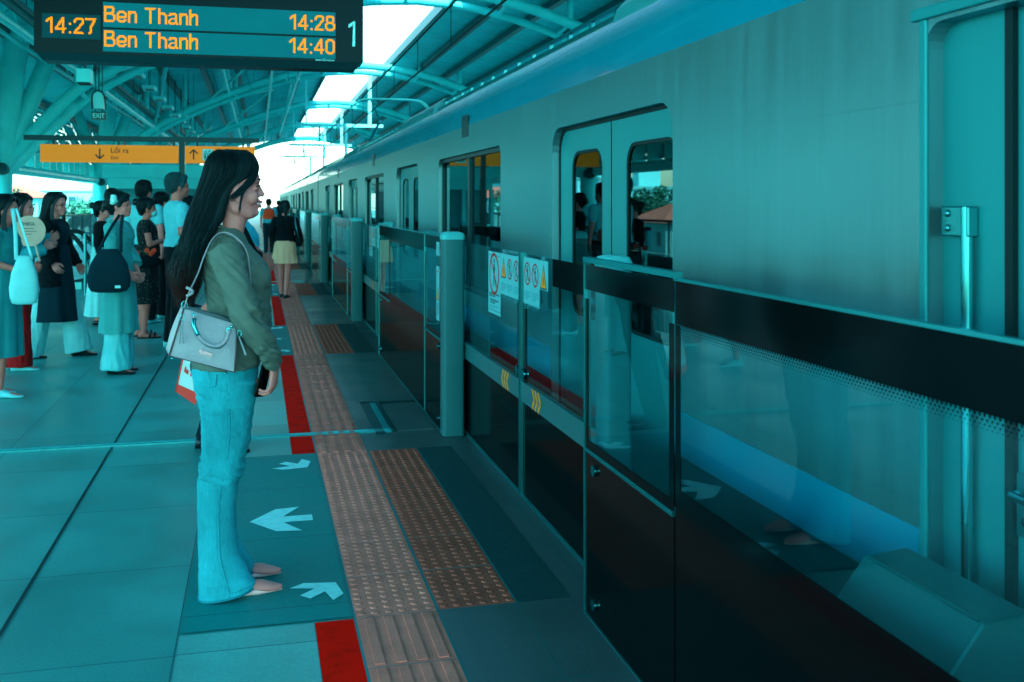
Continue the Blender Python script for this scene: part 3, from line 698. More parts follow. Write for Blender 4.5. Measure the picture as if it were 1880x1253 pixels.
for ai, y in enumerate(AY):
    mb = MB(); tubeline(mb, PF, y, .17); tubeline(mb, PF[7:-7], y + 1.5, .13, -.12)
    for i in range(0, len(PF), 1):
        if i % 2 == 0 and 3 < i < len(PF) - 4:
            x, z = PF[i]; mb.tube([(x - .02, y, z), (x + .02, y, z + .001)], .185, 12)
    a = mb.build('arch', M['tube'], e_can, smooth=50)
    for i in range(9, len(PF) - 9, 4):
        x, z = PF[i]; m2 = MB(); m2.tube([(x, y, z), (x, y + 1.5, z - .12)], .07, 8)
        if abs(x - 4.85) > 1.6:
            rz = None
            xr = x if x < 4.85 else 9.7 - x
            for (p, q) in zip(RP, RP[1:]):
                if p[0] <= xr <= q[0]: rz = p[1] + (q[1] - p[1]) * (xr - p[0]) / (q[0] - p[0])
            if rz: m2.tube([(x, y, z), (x, y, rz)], .10, 8)
        m2.build('strut', M['tube'], a, smooth=50)
    # branching column on both outer edges
    for sgn in (1, -1):
        X = lambda v: v if sgn > 0 else 9.7 - v
        mb = MB(); mb.tube([(X(-6.95), y, -1), (X(-6.85), y, 2.3)], [.38, .30], 16); mb.tube([(X(-6.85), y, 2.25), (X(-6.82), y, 2.6)], [.30, .12], 12)
        c = mb.build('column', M['tube'], e_can, smooth=40)
        for (p, q, r) in (((-6.85, 0, 2.5), (-6.35, -.3, 6.15), .33), ((-6.8, 0, 2.4), (-5.35, .4, 6.5), .25), ((-6.8, .0, 2.3), (-4.2, 2.6, 5.7), .21), ((-6.8, .0, 2.6), (-7.9, .8, 5.6), .2)):
            MB().tube([(X(p[0]), y + p[1], p[2]), (X(q[0]), y + q[1], q[2])], r, 14).build('branch', M['tube'], c, smooth=50)
        m2 = MB(); m2.tube([(X(-6.75), y - .42, 2.42), (X(-6.75), y + .42, 2.42)], .17, 14); m2.build('hinge_pin', M['darkmetal'], c, smooth=50)
# diagonal braces between arches
for y in AY[:-1]:
    mb = MB(); mb.tube([(-2.2, y, 6.15), (.79, y + 9, 7.75)], .06, 8); mb.tube([(-2.2, y + 18, 6.15), (.79, y + 9, 7.75)], .06, 8)
    mb.tube([(-4.56, y, 4.95), (-3.2, y + 9, 7.0)], .08, 8); mb.tube([(-4.56, y + 18, 4.95), (-3.2, y + 9, 7.0)], .08, 8)
    mb.tube([(-4.56, y, 4.9), (-4.56, y + 18, 4.9)], .09, 8)
    mb.build('brace', M['tube'], e_can, smooth=50)
# light lattice trusses running along the platform
for (tx, tz) in ((-5.6, 5.35), (-1.3, 6.55), (1.7, 7.0)):
    for y in AY[:4]:
        mb = MB(); mb.tube([(tx, y, tz), (tx, y + 18, tz)], .055, 8); mb.tube([(tx, y, tz + .75), (tx, y + 18, tz + .75)], .045, 8)
        for i in range(12): mb.tube([(tx, y + i * 1.5, tz + (.75 if i % 2 else 0)), (tx, y + (i + 1) * 1.5, tz + (0 if i % 2 else .75))], .03, 6)
        mb.build('truss', M['tube'], e_can, smooth=50)
# side pipe with brackets and louvres
e = empty('side_louvres', (-7.2, 50, 2.5), 'long louvred side screen above the railing, catching the daylight behind the waiting crowd', 'louvre screen')
mb = MB(); mb.tube([(-6.95, 8, 2.48), (-6.95, PY1, 2.48)], .15, 12); mb.build('pipe', M['tube'], e, smooth=50)
mb = MB(); y = 10
while y < 90: MB().box(-7.35, -6.95, y, y + .10, 2.55, 3.15).build('bracket', M['tube'], e); y += 1.2
mb = MB(); rnd = random.Random(3)
ns = 15
for i in range(ns):
    t = i / (ns - 1); x = -7.25 - 1.3 * t; z = 2.75 + 2.9 * t; y = 8
    while y < PY1:
        L = 2.9; tw = rnd.uniform(-.02, .05)
        mb.add([(x, y, z - .07 - tw), (x, y + L, z - .07 - tw), (x - .06, y + L, z + .10 + tw), (x - .06, y, z + .10 + tw)], [(0, 1, 2, 3)]); y += 3.0
mb.build('slats', mat('louvre', (.10, .50, .54), rough=.15, metal=.4, var=.3, scale=5), e, recalc=False)
y = 9
while y < PY1: MB().tube([(-7.15, y, 2.5), (-8.7, y, 5.9)], .05, 6).build('rib', M['tube'], e, smooth=60); y += 3
# cable tray, lamps, conduits
e = empty('cable_tray', (-4.5, 40, 5.3), 'long suspended cable tray running under the platform roof', 'cable tray')
mb = MB(); mb.box(-4.62, -4.38, 9, 100, 5.22, 5.26); mb.box(-4.63, -4.60, 9, 100, 5.22, 5.34); mb.box(-4.40, -4.37, 9, 100, 5.22, 5.34); mb.build('tray', M['purlin'], e)
mb = MB(); y = 10
while y < 98: mb.tube([(-4.5, y, 5.3), (-4.5, y, 6.6)], .012, 5); y += 3
mb.build('hangers', M['darkmetal'], e)
lampm = mat('lamp_body', (.35, .8, .82), rough=.4)
first = None
for i in range(14):
    y = 14 + i * 3.6
    if first is None:
        first = empty('ceiling_lamp', (-3.55, y, 5.25), 'slanted box lamp hanging under the roof, first of its row above the crowd', 'ceiling lamp', 'box lamps under the platform roof')
        mb = MB(); mb.box(-3.75, -3.35, y, y + .9, 5.30, 5.42); mb.build('housing', lampm, first, bevel=.02)
        MB().box(-3.68, -3.42, y + .1, y + .8, 5.285, 5.30).build('lens', M['darkmetal'], first)
        mb = MB(); mb.tube([(-3.55, y + .2, 5.42), (-3.55, y + .2, 6.9)], .012, 5); mb.tube([(-3.55, y + .7, 5.42), (-3.55, y + .7, 6.9)], .012, 5); mb.build('rod', M['darkmetal'], first)
    else:
        c = copy_tree(first); c.location.y = y; c['label'] = 'slanted box lamp hanging under the roof, %s in the row along the platform' % (order[i] if i < 12 else ['', 'thirteenth', 'fourteenth'][i - 11])
e = empty('conduit', (.5, 30, 6.6), 'segmented silver conduit running along the roof above the platform edge', 'conduit')
mb = MB(); y = 10
while y < 90: mb.tube([(.52, y, 6.62), (.52, y + .5, 6.62)], .055, 8); y += .72
mb.build('segments', mat('conduit_light', (.45, .9, .9), rough=.4), e, smooth=50); MB().tube([(.52, 9, 6.62), (.52, 92, 6.62)], .03, 8).build('core', M['darkmetal'], e)
e = empty('hanging_rods', (-2, 25, 7), 'thin suspension rods and wires hanging from the roof above the crowd', 'rods')
mb = MB(); rnd = random.Random(5)
for i in range(46):
    x = rnd.uniform(-5, 1.5); y = rnd.uniform(11, 50); zt = interp([(-9, 5.3), (-6.8, 6.1), (-3.8, 7.0), (0, 7.85), (3.46, 8.35)], x)
    if i % 2: mb.tube([(x, y, zt), (x, y, zt - rnd.uniform(.8, 2.0))], .008, 4)
    else: mb.tube([(x, y, zt), (x + rnd.uniform(-1.2, 1.2), y + rnd.uniform(-2, 2), zt - 1.6)], .008, 4)
mb.build('rod', M['darkmetal'], e)
# ------------------------------------------------------------------ overhead line
for nm, x, z, r, lab in (('contact_wire', 3.0, 4.02, .018, 'lower dark overhead wire above the train roof'), ('catenary_wire', 3.0, 4.66, .022, 'upper dark overhead wire along the edge of the roof slot'), ('feeder_wire', 3.18, 4.85, .018, 'second upper overhead wire beside the roof slot')):
    mb = MB(); mb.tube([(x, y, z + .03 * math.cos(y / 12)) for y in range(-5, 160, 6)], r, 6); o = mb.build(nm, M['rubber'], None, loc=(x, 20, z)); tag(o, lab, 'wire')
mb = MB()
for i in range(40):
    y = 2 + i * 3.5; mb.tube([(3.0, y, 4.02), (3.0, y, 4.66)], .007, 4)
    mb.ell((3.0, y, 4.66), .03, .06, .03, 6, 4)
o = mb.build('dropper_wires', M['rubber'], None, loc=(3, 20, 4.3)); tag(o, 'short vertical dropper wires and clamps between the two overhead wires', 'wire')
pm = mat('portal_paint', (.45, .85, .87), rough=.5)
for i, y in enumerate((52, 70, 88)):
    e = empty('wire_portal', (4.8, y, 5.5), 'pale overhead line portal hanging in the roof slot, %s one away' % order[i], 'line portal', 'portals carrying the overhead wires')
    mb = MB(); mb.box(2.0, 6.2, y - .08, y + .08, 5.35, 5.50); mb.build('crossbeam', pm, e)
    MB().box(5.45, 5.61, y - .08, y + .08, 5.5, 8.0).build('hanger', pm, e); MB().box(2.3, 2.38, y - .05, y + .05, 5.5, 7.7).build('hanger', pm, e)
    mb = MB(); mb.tube([(3.0, y, 5.35), (3.0, y, 4.7)], .045, 8)
    for j in range(4): mb.tube([(3.0, y, 5.2 - j * .1), (3.0, y, 5.16 - j * .1)], .09, 10)
    mb.tube([(2.6, y, 5.35), (3.0, y, 4.9)], .03, 6); mb.tube([(3.4, y, 5.35), (3.0, y, 4.9)], .03, 6); mb.tube([(3.0, y, 4.7), (3.0, y, 4.05)], .02, 6); mb.build('insulator', M['steel'], e, smooth=40)
    mb = MB(); mb.box(4.26, 4.40, y - .06, y + .06, 3.6, 5.35); mb.build('drop_post', pm, e)
# ------------------------------------------------------------------ departure board
Y0 = 8.0
e = empty('departure_board', (-.39, Y0, 2.8), 'large hanging departure board with amber Ben Thanh times and platform number 1', 'departure board')
case = mat('board_case', (.0005, .004, .006), rough=.25, spec=.12, var=.1)
MB().prism([(-1.585, 2.60), (-1.585, 3.10), (.80, 3.10), (.80, 2.60)], 'y', Y0, Y0 + .26).build('housing', case, e)
MB().add([(-1.575, Y0 + .004, 2.60), (.79, Y0 + .004, 2.60), (.79, Y0 + .256, 2.60), (-1.575, Y0 + .256, 2.60), (-1.53, Y0 + .03, 2.545), (.735, Y0 + .03, 2.545), (.735, Y0 + .23, 2.545), (-1.53, Y0 + .23, 2.545)],
         [(0, 1, 5, 4), (1, 2, 6, 5), (2, 3, 7, 6), (3, 0, 4, 7), (4, 5, 6, 7)]).build('bottom_tray', M['darkmetal'], e)
scr = mat('screen_surface', (.0, .19, .23), rough=.45, spec=.12, var=.08)
MB().box(-1.53, -1.13, Y0 - .004, Y0, 2.705, 2.885).build('clock_screen', mat('clock_surface', (.0, .06, .075), rough=.4, spec=.12), e)
MB().box(-1.113, .585, Y0 - .004, Y0, 2.80, 2.985).build('line_screen', scr, e)
MB().box(-1.113, .585, Y0 - .004, Y0, 2.62, 2.784).build('line_screen', scr, e)
LED = emis('led_amber', (1.0, .34, .008), .25)
u, v = (1, 0, 0), (0, 0, 1)
pt = .0079
def led(txt, x, z, xe=None, ws=1.0, rows=15):
    mb = MB(); w_ = led_text(mb, txt, (xe if xe is not None else x, Y0 - .0055, z), u, v, rows, pt, x_end=xe, wscale=ws); mb.build('lit_text', LED, e, recalc=False); return w_
led('14:27', -1.505, 2.742, ws=1.0); led('Ben Thanh', -1.105, 2.838, ws=1.0); led('14:28', 0, 2.838, xe=.575, ws=1.0)
led('Ben Thanh', -1.105, 2.656, ws=1.0); led('14:40', 0, 2.656, xe=.575, ws=1.0)
prt = emis('printed_number', (.25, .85, .9), .42)
mb = MB(); mb.add([(.715, Y0 - .003, 2.725), (.737, Y0 - .003, 2.725), (.737, Y0 - .003, 2.92), (.722, Y0 - .003, 2.92), (.685, Y0 - .003, 2.895), (.685, Y0 - .003, 2.868), (.715, Y0 - .003, 2.885)], [(0, 1, 2, 3), (0, 3, 4, 5, 6)][:1] + [(6, 3, 4, 5)])
mb.build('platform_number', M['arrow'], e, recalc=False)
mb = MB(); put_text(mb, 'sotori', .013, (.43, Y0 - .003, 2.583), u, v, width=.055, bold=.0006); put_text(mb, 'uctine', .013, (.515, Y0 - .003, 2.583), u, v, width=.06, bold=.0006)
ring = [(.499 + .010 * math.cos(2 * math.pi * i / 16), .010 * math.sin(2 * math.pi * i / 16) + 2.59) for i in range(16)]; ring_i = [(.499 + .006 * math.cos(2 * math.pi * i / 16), .006 * math.sin(2 * math.pi * i / 16) + 2.59) for i in range(16)]
mb2 = MB(); mb2.add([(a, Y0 - .003, b) for a, b in ring] + [(a, Y0 - .003, b) for a, b in ring_i], [(i, (i + 1) % 16, (i + 1) % 16 + 16, i + 16) for i in range(16)])
for o_ in (mb, mb2): 
    for i_ in range(len(o_.v)): o_.v[i_] = (o_.v[i_][0], o_.v[i_][1], o_.v[i_][2] + .022)
mb.build('maker_lettering', M['arrow'], e, recalc=False); mb2.build('maker_emblem', M['arrow'], e, recalc=False)
mb = MB(); mb.tube([(-1.2, Y0 + .13, 3.1), (-1.2, Y0 + .13, 7.0)], .04, 10); mb.tube([(.45, Y0 + .13, 3.1), (.45, Y0 + .13, 7.3)], .04, 10); mb.build('hanger_tube', M['tube'], e, smooth=50)
# ------------------------------------------------------------------ direction signs
Y1 = 21.5
e = empty('direction_sign', (-1.5, Y1, 0), 'amber direction signs on a post and dark top rail, pointing to the exit and lift', 'direction sign')
amb = mat('sign_amber', (.72, .22, .002), rough=.5, emit=((.62, .21, .0), .10))  # weak emission added to brighten the amber, which the tinted daylight dims
MB().box(-1.555, -1.445, Y1 + .02, Y1 + .13, 0, 2.73).build('post', M['darkmetal'], e); MB().box(-4.45, .02, Y1 + .01, Y1 + .12, 2.73, 2.83).build('top_rail', M['darkmetal'], e)
mb = MB()
for x in (-3.9, -2.7, -1.65, -1.2, -.3): mb.box(x - .02, x + .02, Y1 + .03, Y1 + .07, 2.64, 2.73)
mb.build('brackets', M['darkmetal'], e)
p1 = MB().box(-4.14, -1.565, Y1 - .02, Y1 + .08, 2.30, 2.65).build('sign_panel', amb, e, bevel=.006); p1['label'] = 'wide panel reading Lối ra Exit'
p2 = MB().box(-1.435, -.065, Y1 - .02, Y1 + .08, 2.30, 2.65).build('sign_panel', amb, e, bevel=.006); p2['label'] = 'narrow panel reading Thang máy with a lift symbol'
def sarrow(x, z, h, up):
    mb = MB(); s = 1 if up else -1; yy = Y1 - .022
    def bar(a, b, w):
        a, b = Vector((a[0], 0, a[1])), Vector((b[0], 0, b[1])); d = (b - a).normalized(); n_ = Vector((-d.z, 0, d.x)) * w / 2
        mb.quad(*[(q.x, yy, q.z) for q in (a + n_, b + n_, b - n_, a - n_)])
    bar((x, z - h / 2 * s), (x, z + h / 2 * s), .028); bar((x, z + h / 2 * s), (x - h * .4, z + h * .1 * s), .028); bar((x, z + h / 2 * s), (x + h * .4, z + h * .1 * s), .028)
    return mb
inkm = mat('sign_ink', (.01, .02, .02), rough=.5)
sarrow(-3.05, 2.475, .20, False).build('arrow', inkm, p1, recalc=False); sarrow(-1.27, 2.475, .20, True).build('arrow', inkm, p2, recalc=False)
mb = MB(); put_text(mb, 'Lối ra', .095, (-2.84, Y1 - .022, 2.495), u, v, width=.33, bold=.002); put_text(mb, 'Exit', .06, (-2.84, Y1 - .022, 2.37), u, v, width=.14, bold=.0015); mb.build('lettering', inkm, p1, recalc=False)
mb = MB(); put_text(mb, 'Thang máy', .095, (-.84, Y1 - .022, 2.495), u, v, width=.60, bold=.002); put_text(mb, 'Elevator', .06, (-.84, Y1 - .022, 2.37), u, v, width=.30, bold=.0015); mb.build('lettering', inkm, p2, recalc=False)
mb = MB(); mb.quad((-1.10, Y1 - .022, 2.36), (-.89, Y1 - .022, 2.36), (-.89, Y1 - .022, 2.59), (-1.10, Y1 - .022, 2.59)); mb.build('lift_symbol', M['arrow'], p2, recalc=False)
mb = MB(); yy = Y1 - .024
for x in (-1.04, -.995, -.95): mb.add([(x - .012, yy, 2.40), (x + .012, yy, 2.40), (x + .012, yy, 2.46), (x - .012, yy, 2.46)], [(0, 1, 2, 3)]); mb.add([(x + .012 * math.cos(a * .785), yy, 2.475 + .012 * math.sin(a * .785)) for a in range(8)], [tuple(range(8))])
mb.frame([(-1.07, 2.38), (-.92, 2.38), (-.92, 2.51), (-1.07, 2.51)], [(-1.06, 2.39), (-.93, 2.39), (-.93, 2.50), (-1.06, 2.50)], 'y', yy, yy + .001)
for x, s in ((-1.03, 1), (-.96, -1)): mb.add([(x - .018, yy, 2.545 - .014 * s), (x + .018, yy, 2.545 - .014 * s), (x, yy, 2.545 + .016 * s)], [(0, 1, 2)])
mb.build('lift_pictogram', inkm, p2, recalc=False)
# EXIT sign and the camera above it
c = at(181, 213, 19)
e = empty('exit_sign', (c.x, c.y, c.z), 'small green EXIT sign hanging among the roof tubes', 'exit sign')
MB().box(c.x - .13, c.x + .13, c.y, c.y + .05, c.z - .08, c.z + .08).build('box', mat('exit_green', (.01, .10, .09), rough=.4), e)
mb = MB(); put_text(mb, 'EXIT', .085, (c.x - .10, c.y - .003, c.z - .042), u, v, width=.20, bold=.002); mb.build('lettering', M['arrow'], e, recalc=False)
mb = MB(); mb.tube([(c.x - .06, c.y + .02, c.z + .08), (c.x - .06, c.y + .02, c.z + 2.6)], .01, 5); mb.tube([(c.x + .06, c.y + .02, c.z + .08), (c.x + .06, c.y + .02, c.z + 2.6)], .01, 5); mb.build('rod', M['darkmetal'], e)
c = at(180, 185, 18.5)
e = empty('loudspeaker', (c.x, c.y, c.z), 'small arched loudspeaker hanging just above the EXIT sign', 'loudspeaker')
mb = MB(); P = [(c.x - .09, c.z - .15)] + [(c.x + .10 * math.cos(R(a)), c.z + .05 + .11 * math.sin(R(a))) for a in range(180, -1, -30)] + [(c.x + .09, c.z - .15)]
mb.prism(list(reversed(P)), 'y', c.y, c.y + .16); mb.build('body', lampm, e, bevel=.01)
mb = MB(); mb.tube(crom([(c.x - .10, c.y - .01, c.z - .16), (c.x - .10, c.y - .01, c.z + .1), (c.x, c.y - .01, c.z + .18), (c.x + .10, c.y - .01, c.z + .1), (c.x + .13, c.y - .01, c.z - .16)]), .014, 6); mb.tube([(c.x, c.y + .08, c.z + .15), (c.x, c.y + .08, c.z + 2.5)], .012, 5); mb.build('bracket', M['rubber'], e, smooth=50)
c = at(152, 142, 14)
e = empty('security_camera', (c.x, c.y, c.z), 'pale box housing with dark underside hanging below the departure board', 'camera housing')
MB().box(c.x - .09, c.x + .09, c.y, c.y + .3, c.z - .07, c.z + .12).build('housing', M['tube'], e, bevel=.01)
MB().box(c.x - .08, c.x + .08, c.y + .01, c.y + .29, c.z - .085, c.z - .07).build('window', M['rubber'], e)
MB().tube([(c.x, c.y + .15, c.z + .1), (c.x, c.y + .15, c.z + 3.2)], .02, 6).build('rod', M['darkmetal'], e)
# ------------------------------------------------------------------ platform side: railing, escalator, stair enclosure
e = empty('railing', (-6.4, 40, 0), 'long steel railing along the outer edge of the platform', 'railing')
mb = MB(); mb.tube([(-6.45, 8, 1.05), (-6.45, PY1, 1.05)], .03, 8); mb.tube([(-6.45, 8, .15), (-6.45, PY1, .15)], .02, 6); mb.build('handrail', M['darkmetal'], e, smooth=50)
mb = MB(); y = 9
while y < 70: mb.tube([(-6.45, y, 0), (-6.45, y, 1.05)], .03, 6); y += 2
mb.build('posts', M['darkmetal'], e)
mb = MB(); y = 20
while y < 60: mb.tube([(-6.45, y, .15), (-6.45, y, 1.05)], .009, 4, cap=False); y += .13
mb.build('balusters', M['darkmetal'], e)
c = at(135, 480, 17.5)
e = empty('escalator', (c.x, c.y, 0), 'escalator end with black curved handrail over a pale balustrade, beside the railing', 'escalator')
ox, oy = c.x - .3, c.y
H = crom([(ox - .9, oy, .98), (ox, oy, .98), (ox + .28, oy, .93), (ox + .50, oy, .62), (ox + .58, oy, .35), (ox + .50, oy, .18), (ox + .3, oy, .12)], 5)
MB().tube(H, .04, 8).build('handrail', M['rubber'], e, smooth=60); MB().tube([p + Vector((0, 1.1, 0)) for p in H], .04, 8).build('handrail', M['rubber'], e, smooth=60)
P = [(p.x, p.z) for p in H] + [(ox - .9, .12)]
MB().prism(P, 'y', oy - .008, oy + .008).build('balustrade', M['pglass'], e); MB().prism(P, 'y', oy + 1.09, oy + 1.11).build('balustrade', M['pglass'], e)
MB().box(ox - .9, ox + .45, oy - .1, oy + 1.2, 0, .14).build('base', M['steel'], e, bevel=.01)
c = at(156, 500, 16.5)
e = empty('barrier', (c.x, c.y, 0), 'short tubular steel barrier standing by the escalator', 'barrier')
mb = MB()
for dx in (0, .12): mb.tube([(c.x + dx, c.y, 0), (c.x + dx, c.y, 1.0)], .025, 8)
for z in (.25, .55, .85, 1.0): mb.tube([(c.x, c.y, z), (c.x + .9, c.y + .3, z)], .018, 8)
mb.tube([(c.x + .9, c.y + .3, 0), (c.x + .9, c.y + .3, 1.0)], .025, 8); mb.build('rails', M['steel'], e, smooth=50)
e = empty('stair_enclosure', (-3.2, 36, 0), 'teal stair and lift enclosure with broad lintels behind the crowd', 'stair enclosure')
MB().box(-4.75, -1.45, 34, 44, 2.28, 2.72).build('lintel', M['tube'], e, bevel=.02); MB().box(-4.6, -1.6, 34.06, 44, 1.95, 2.28).build('inner_lintel', M['tube'], e)
MB().box(-4.5, -1.7, 34.5, 43.5, 0, 1.95).build('wall', mat('wall_teal', (.05, .33, .37), rough=.5, var=.1), e)
mb = MB()
for x in (-4.6, -3.6, -2.6, -1.65): mb.box(x - .06, x + .06, 34.1, 34.4, 0, 1.95)
mb.build('mullions', M['tube'], e)
# ------------------------------------------------------------------ the city beyond the railing
WALLS = [(.55, .80, .80), (.45, .62, .6), (.62, .85, .86), (.35, .5, .5)]; ROOFC = (.32, .10, .06)
rmat = mat('roof_tile', ROOFC, rough=.8, var=.2, scale=1); wmat = [mat('house_wall', c_, rough=.8, var=.12, scale=.3) for c_ in WALLS]; win = mat('house_window', (.03, .08, .1), rough=.2)
rnd = random.Random(11); labs = set(); bi = 0
B = [(-41, 112, 9, 10, 3.0, 'w'), (-52, 128, 12, 12, 1.0, 'r'), (-44, 140, 8, 10, 4.8, 'w'), (-33, 150, 10, 12, 2.2, 'r'), (-62, 118, 10, 12, 4.5, 'w'), (-25, 165, 12, 10, 3.2, 'w'), (-75, 105, 14, 12, 2.0, 'r'), (-40, 64, 12, 10, .6, 'r'), (-55, 78, 12, 12, 3.0, 'w'), (-34, 84, 8, 9, -.2, 'r'),
     (-60, 50, 14, 14, 2.4, 'r'), (-45, 34, 12, 12, 1.2, 'w'), (-50, 16, 14, 12, 3.0, 'r'), (-44, -4, 12, 14, 1.5, 'w'), (-90, 160, 30, 20, 9, 'w'), (-60, 210, 26, 16, 12, 'w')]
desc = ['white house with a flat parapet seen past the railing', 'low house with an orange tiled roof seen past the railing', 'tall pale house behind the orange roofed one', 'orange roofed house beside the leafy trees beyond the platform',
        'white house far left of the railing view', 'white house behind the trees at the end of the railing', 'wide house with orange roof set far from the railing', 'low orange roofed house close below the platform', 'white house between two orange roofs below the platform', 'small orange roofed house close to the viaduct',
        'broad orange roofed house beyond the near side of the platform', 'pale flat roofed house beyond the near side of the platform', 'tall house with orange roof beside the near platform side', 'plain pale house behind the photographer side of the platform', 'long pale apartment block in the distance', 'tallest pale apartment block on the skyline']
for i, (x, y, sx, sy, top, kd) in enumerate(B):
    e = empty('house' if kd == 'r' or i < 14 else 'apartment_block', (x, y, -10), desc[i], 'house' if i < 14 else 'apartment block')
    MB().box(x - sx / 2, x + sx / 2, y - sy / 2, y + sy / 2, -10, top).build('wall', wmat[i % 4], e)
    if kd == 'r':
        mb = MB(); h = 1.7; a, b, c_, d = x - sx / 2 - .4, x + sx / 2 + .4, y - sy / 2 - .4, y + sy / 2 + .4
        mb.add([(a, c_, top), (b, c_, top), (b, d, top), (a, d, top), (a + sy / 3, y, top + h), (b - sy / 3, y, top + h)], [(0, 1, 5, 4), (1, 2, 5), (2, 3, 4, 5), (3, 0, 4), (0, 3, 2, 1)]); mb.build('roof', rmat, e)
    else:
        mb = MB(); mb.box(x - sx / 2 - .15, x + sx / 2 + .15, y - sy / 2 - .15, y + sy / 2 + .15, top, top + .35); mb.build('parapet', wmat[(i + 1) % 4], e); MB().box(x - 1.5, x + 1.2, y - 1, y + 1, top + .35, top + 2.2).build('roof_tank', wmat[2], e)
    z = top - 2.0
    while z > -4:
        for side in (0, 1):
            n = int((sx if side == 0 else sy) / 2.6)
            for j in range(n):
                if side == 0: xx = x - sx / 2 + (j + .5) * sx / n; mb = MB().box(xx - .5, xx + .5, y - sy / 2 - .03, y - sy / 2, z, z + 1.2)
                else: yy = y - sy / 2 + (j + .5) * sy / n; mb = MB().box(x + sx / 2, x + sx / 2 + .03, yy - .5, yy + .5, z, z + 1.2)
                mb.build('window', win, e)
        z -= 3.2
lf1 = mat('leaf_green', (.02, .10, .06), rough=.7, var=.3, scale=2); lf2 = mat('leaf_light', (.04, .17, .10), rough=.7, var=.3, scale=2); bark = mat('bark', (.06, .07, .06), rough=.9)
def tree(x, y, h, r, lab, seed):
    rnd = random.Random(seed); e = empty('tree', (x, y, -10), lab, 'tree', 'trees beyond the railing')
    mb = MB(); mb.tube([(x, y, -10), (x + .1, y, -10 + h * .3), (x + .3, y + .1, -10 + h * .55)], [.35, .26, .15], 8)
    for k in range(5):
        a = rnd.uniform(0, 6.28); mb.tube([(x + .2, y, -10 + h * .45), (x + r * .6 * math.cos(a), y + r * .6 * math.sin(a), -10 + h * .75)], [.12, .04], 5)
    mb.build('trunk', bark, e, smooth=60)
    mb = MB(); cl = [(rnd.gauss(0, .45), rnd.gauss(0, .45), rnd.uniform(-.6, .75)) for _ in range(26)]
    for (cx, cy, cz) in cl:
        cr = rnd.uniform(.18, .36) * r; mb.cm = rnd.randint(0, 1)
        for k in range(110):
            v_ = Vector((rnd.gauss(0, 1), rnd.gauss(0, 1), rnd.gauss(0, 1))).normalized() * cr * rnd.uniform(.6, 1.05)
            p = Vector((x + cx * r, y + cy * r, -10 + h * .72 + cz * r * .75)) + v_; a = Vector((rnd.gauss(0, 1), rnd.gauss(0, 1), rnd.gauss(0, 1))).normalized() * .22; b = a.orthogonal().normalized() * .12
            mb.add([p - a, p + b, p + a, p - b], [(0, 1, 2, 3)])
    mb.build('crown', [lf1, lf2], e, recalc=False)
T = [(-36, 100, 14.5, 4, 'leafy tree just past the railing'), (-28, 108, 13.8, 3.5, 'rounded tree standing nearer the end of the railing'), (-49, 118, 15.5, 4, 'tall tree between the white houses'), (-31, 130, 14.5, 4, 'tree in front of the farther houses'), (-27, 60, 13, 4, 'bushy tree close to the viaduct'), (-33, 46, 14, 4.5, 'large tree beyond the near railing'), (-30, 24, 14, 5, 'dark tree close beside the near platform'), (-38, 8, 15, 5, 'broad tree behind the near platform side'), (-21, 140, 13.5, 3.5, 'small tree far along the viaduct')]
for i, t in enumerate(T): tree(*t, i + 20)
# ------------------------------------------------------------------ people
def remesh(mb, voxel, sm=5, wr=None):
    """one continuous surface out of the overlapping closed shapes in mb; returns an MB"""
    me = bpy.data.meshes.new('tmp'); me.from_pydata([tuple(v) for v in mb.v], [], mb.f)
    bm = bmesh.new(); bm.from_mesh(me); bmesh.ops.recalc_face_normals(bm, faces=bm.faces); bm.to_mesh(me); bm.free()
    o = bpy.data.objects.new('tmp', me); S.collection.objects.link(o)
    m = o.modifiers.new('r', 'REMESH'); m.mode = 'VOXEL'; m.voxel_size = voxel; m.adaptivity = 0
    if sm: s_ = o.modifiers.new('s', 'SMOOTH'); s_.factor = .5; s_.iterations = sm
    bpy.context.view_layer.update()
    r = bpy.data.meshes.new_from_object(o.evaluated_get(bpy.context.evaluated_depsgraph_get()))
    out = MB()
    if wr:
        out.v = [tuple(v.co + v.normal * wr(v.co, v.normal)) for v in r.vertices]
    else: out.v = [tuple(v.co) for v in r.vertices]
    out.f = [tuple(p.vertices) for p in r.polygons]; out.m = [0] * len(out.f)
    bpy.data.objects.remove(o); bpy.data.meshes.remove(me); bpy.data.meshes.remove(r)
    return out
def wrinkle(amp, f=(9, 9, 22), seed=0, slope=.5):
    """soft folds, running aslant"""
    def w_(c, n):
        q = Vector((c.x * f[0] + seed, c.y * f[1], (c.z + c.x * slope) * f[2]))
        a = 1 - abs(noise.noise(q)) * 2.2; b = noise.noise(q * 2.3 + Vector((7, 3, 1)))
        return amp * (a * .7 + b * .45 - .25)
    return w_
def ringz(cx, cy, z, rx, ry, n=24, pf=2.0, folds=0, amp=0, ph=0, tilt=0):
    out = []
    for k in range(n):
        a = 2 * math.pi * k / n; c_, s_ = math.cos(a), math.sin(a)
        q = 1.0
        if pf != 2: q = 1 / ((abs(c_) ** pf + abs(s_) ** pf) ** (1 / pf))
        fr = 1 + amp * (math.sin(folds * a + ph) + .45 * math.sin((folds * 1.7 // 1) * a + ph * 2.1)) if folds else 1
        out.append(Vector((cx + rx * c_ * q * fr, cy + ry * s_ * q * fr, z + tilt * c_)))
    return out
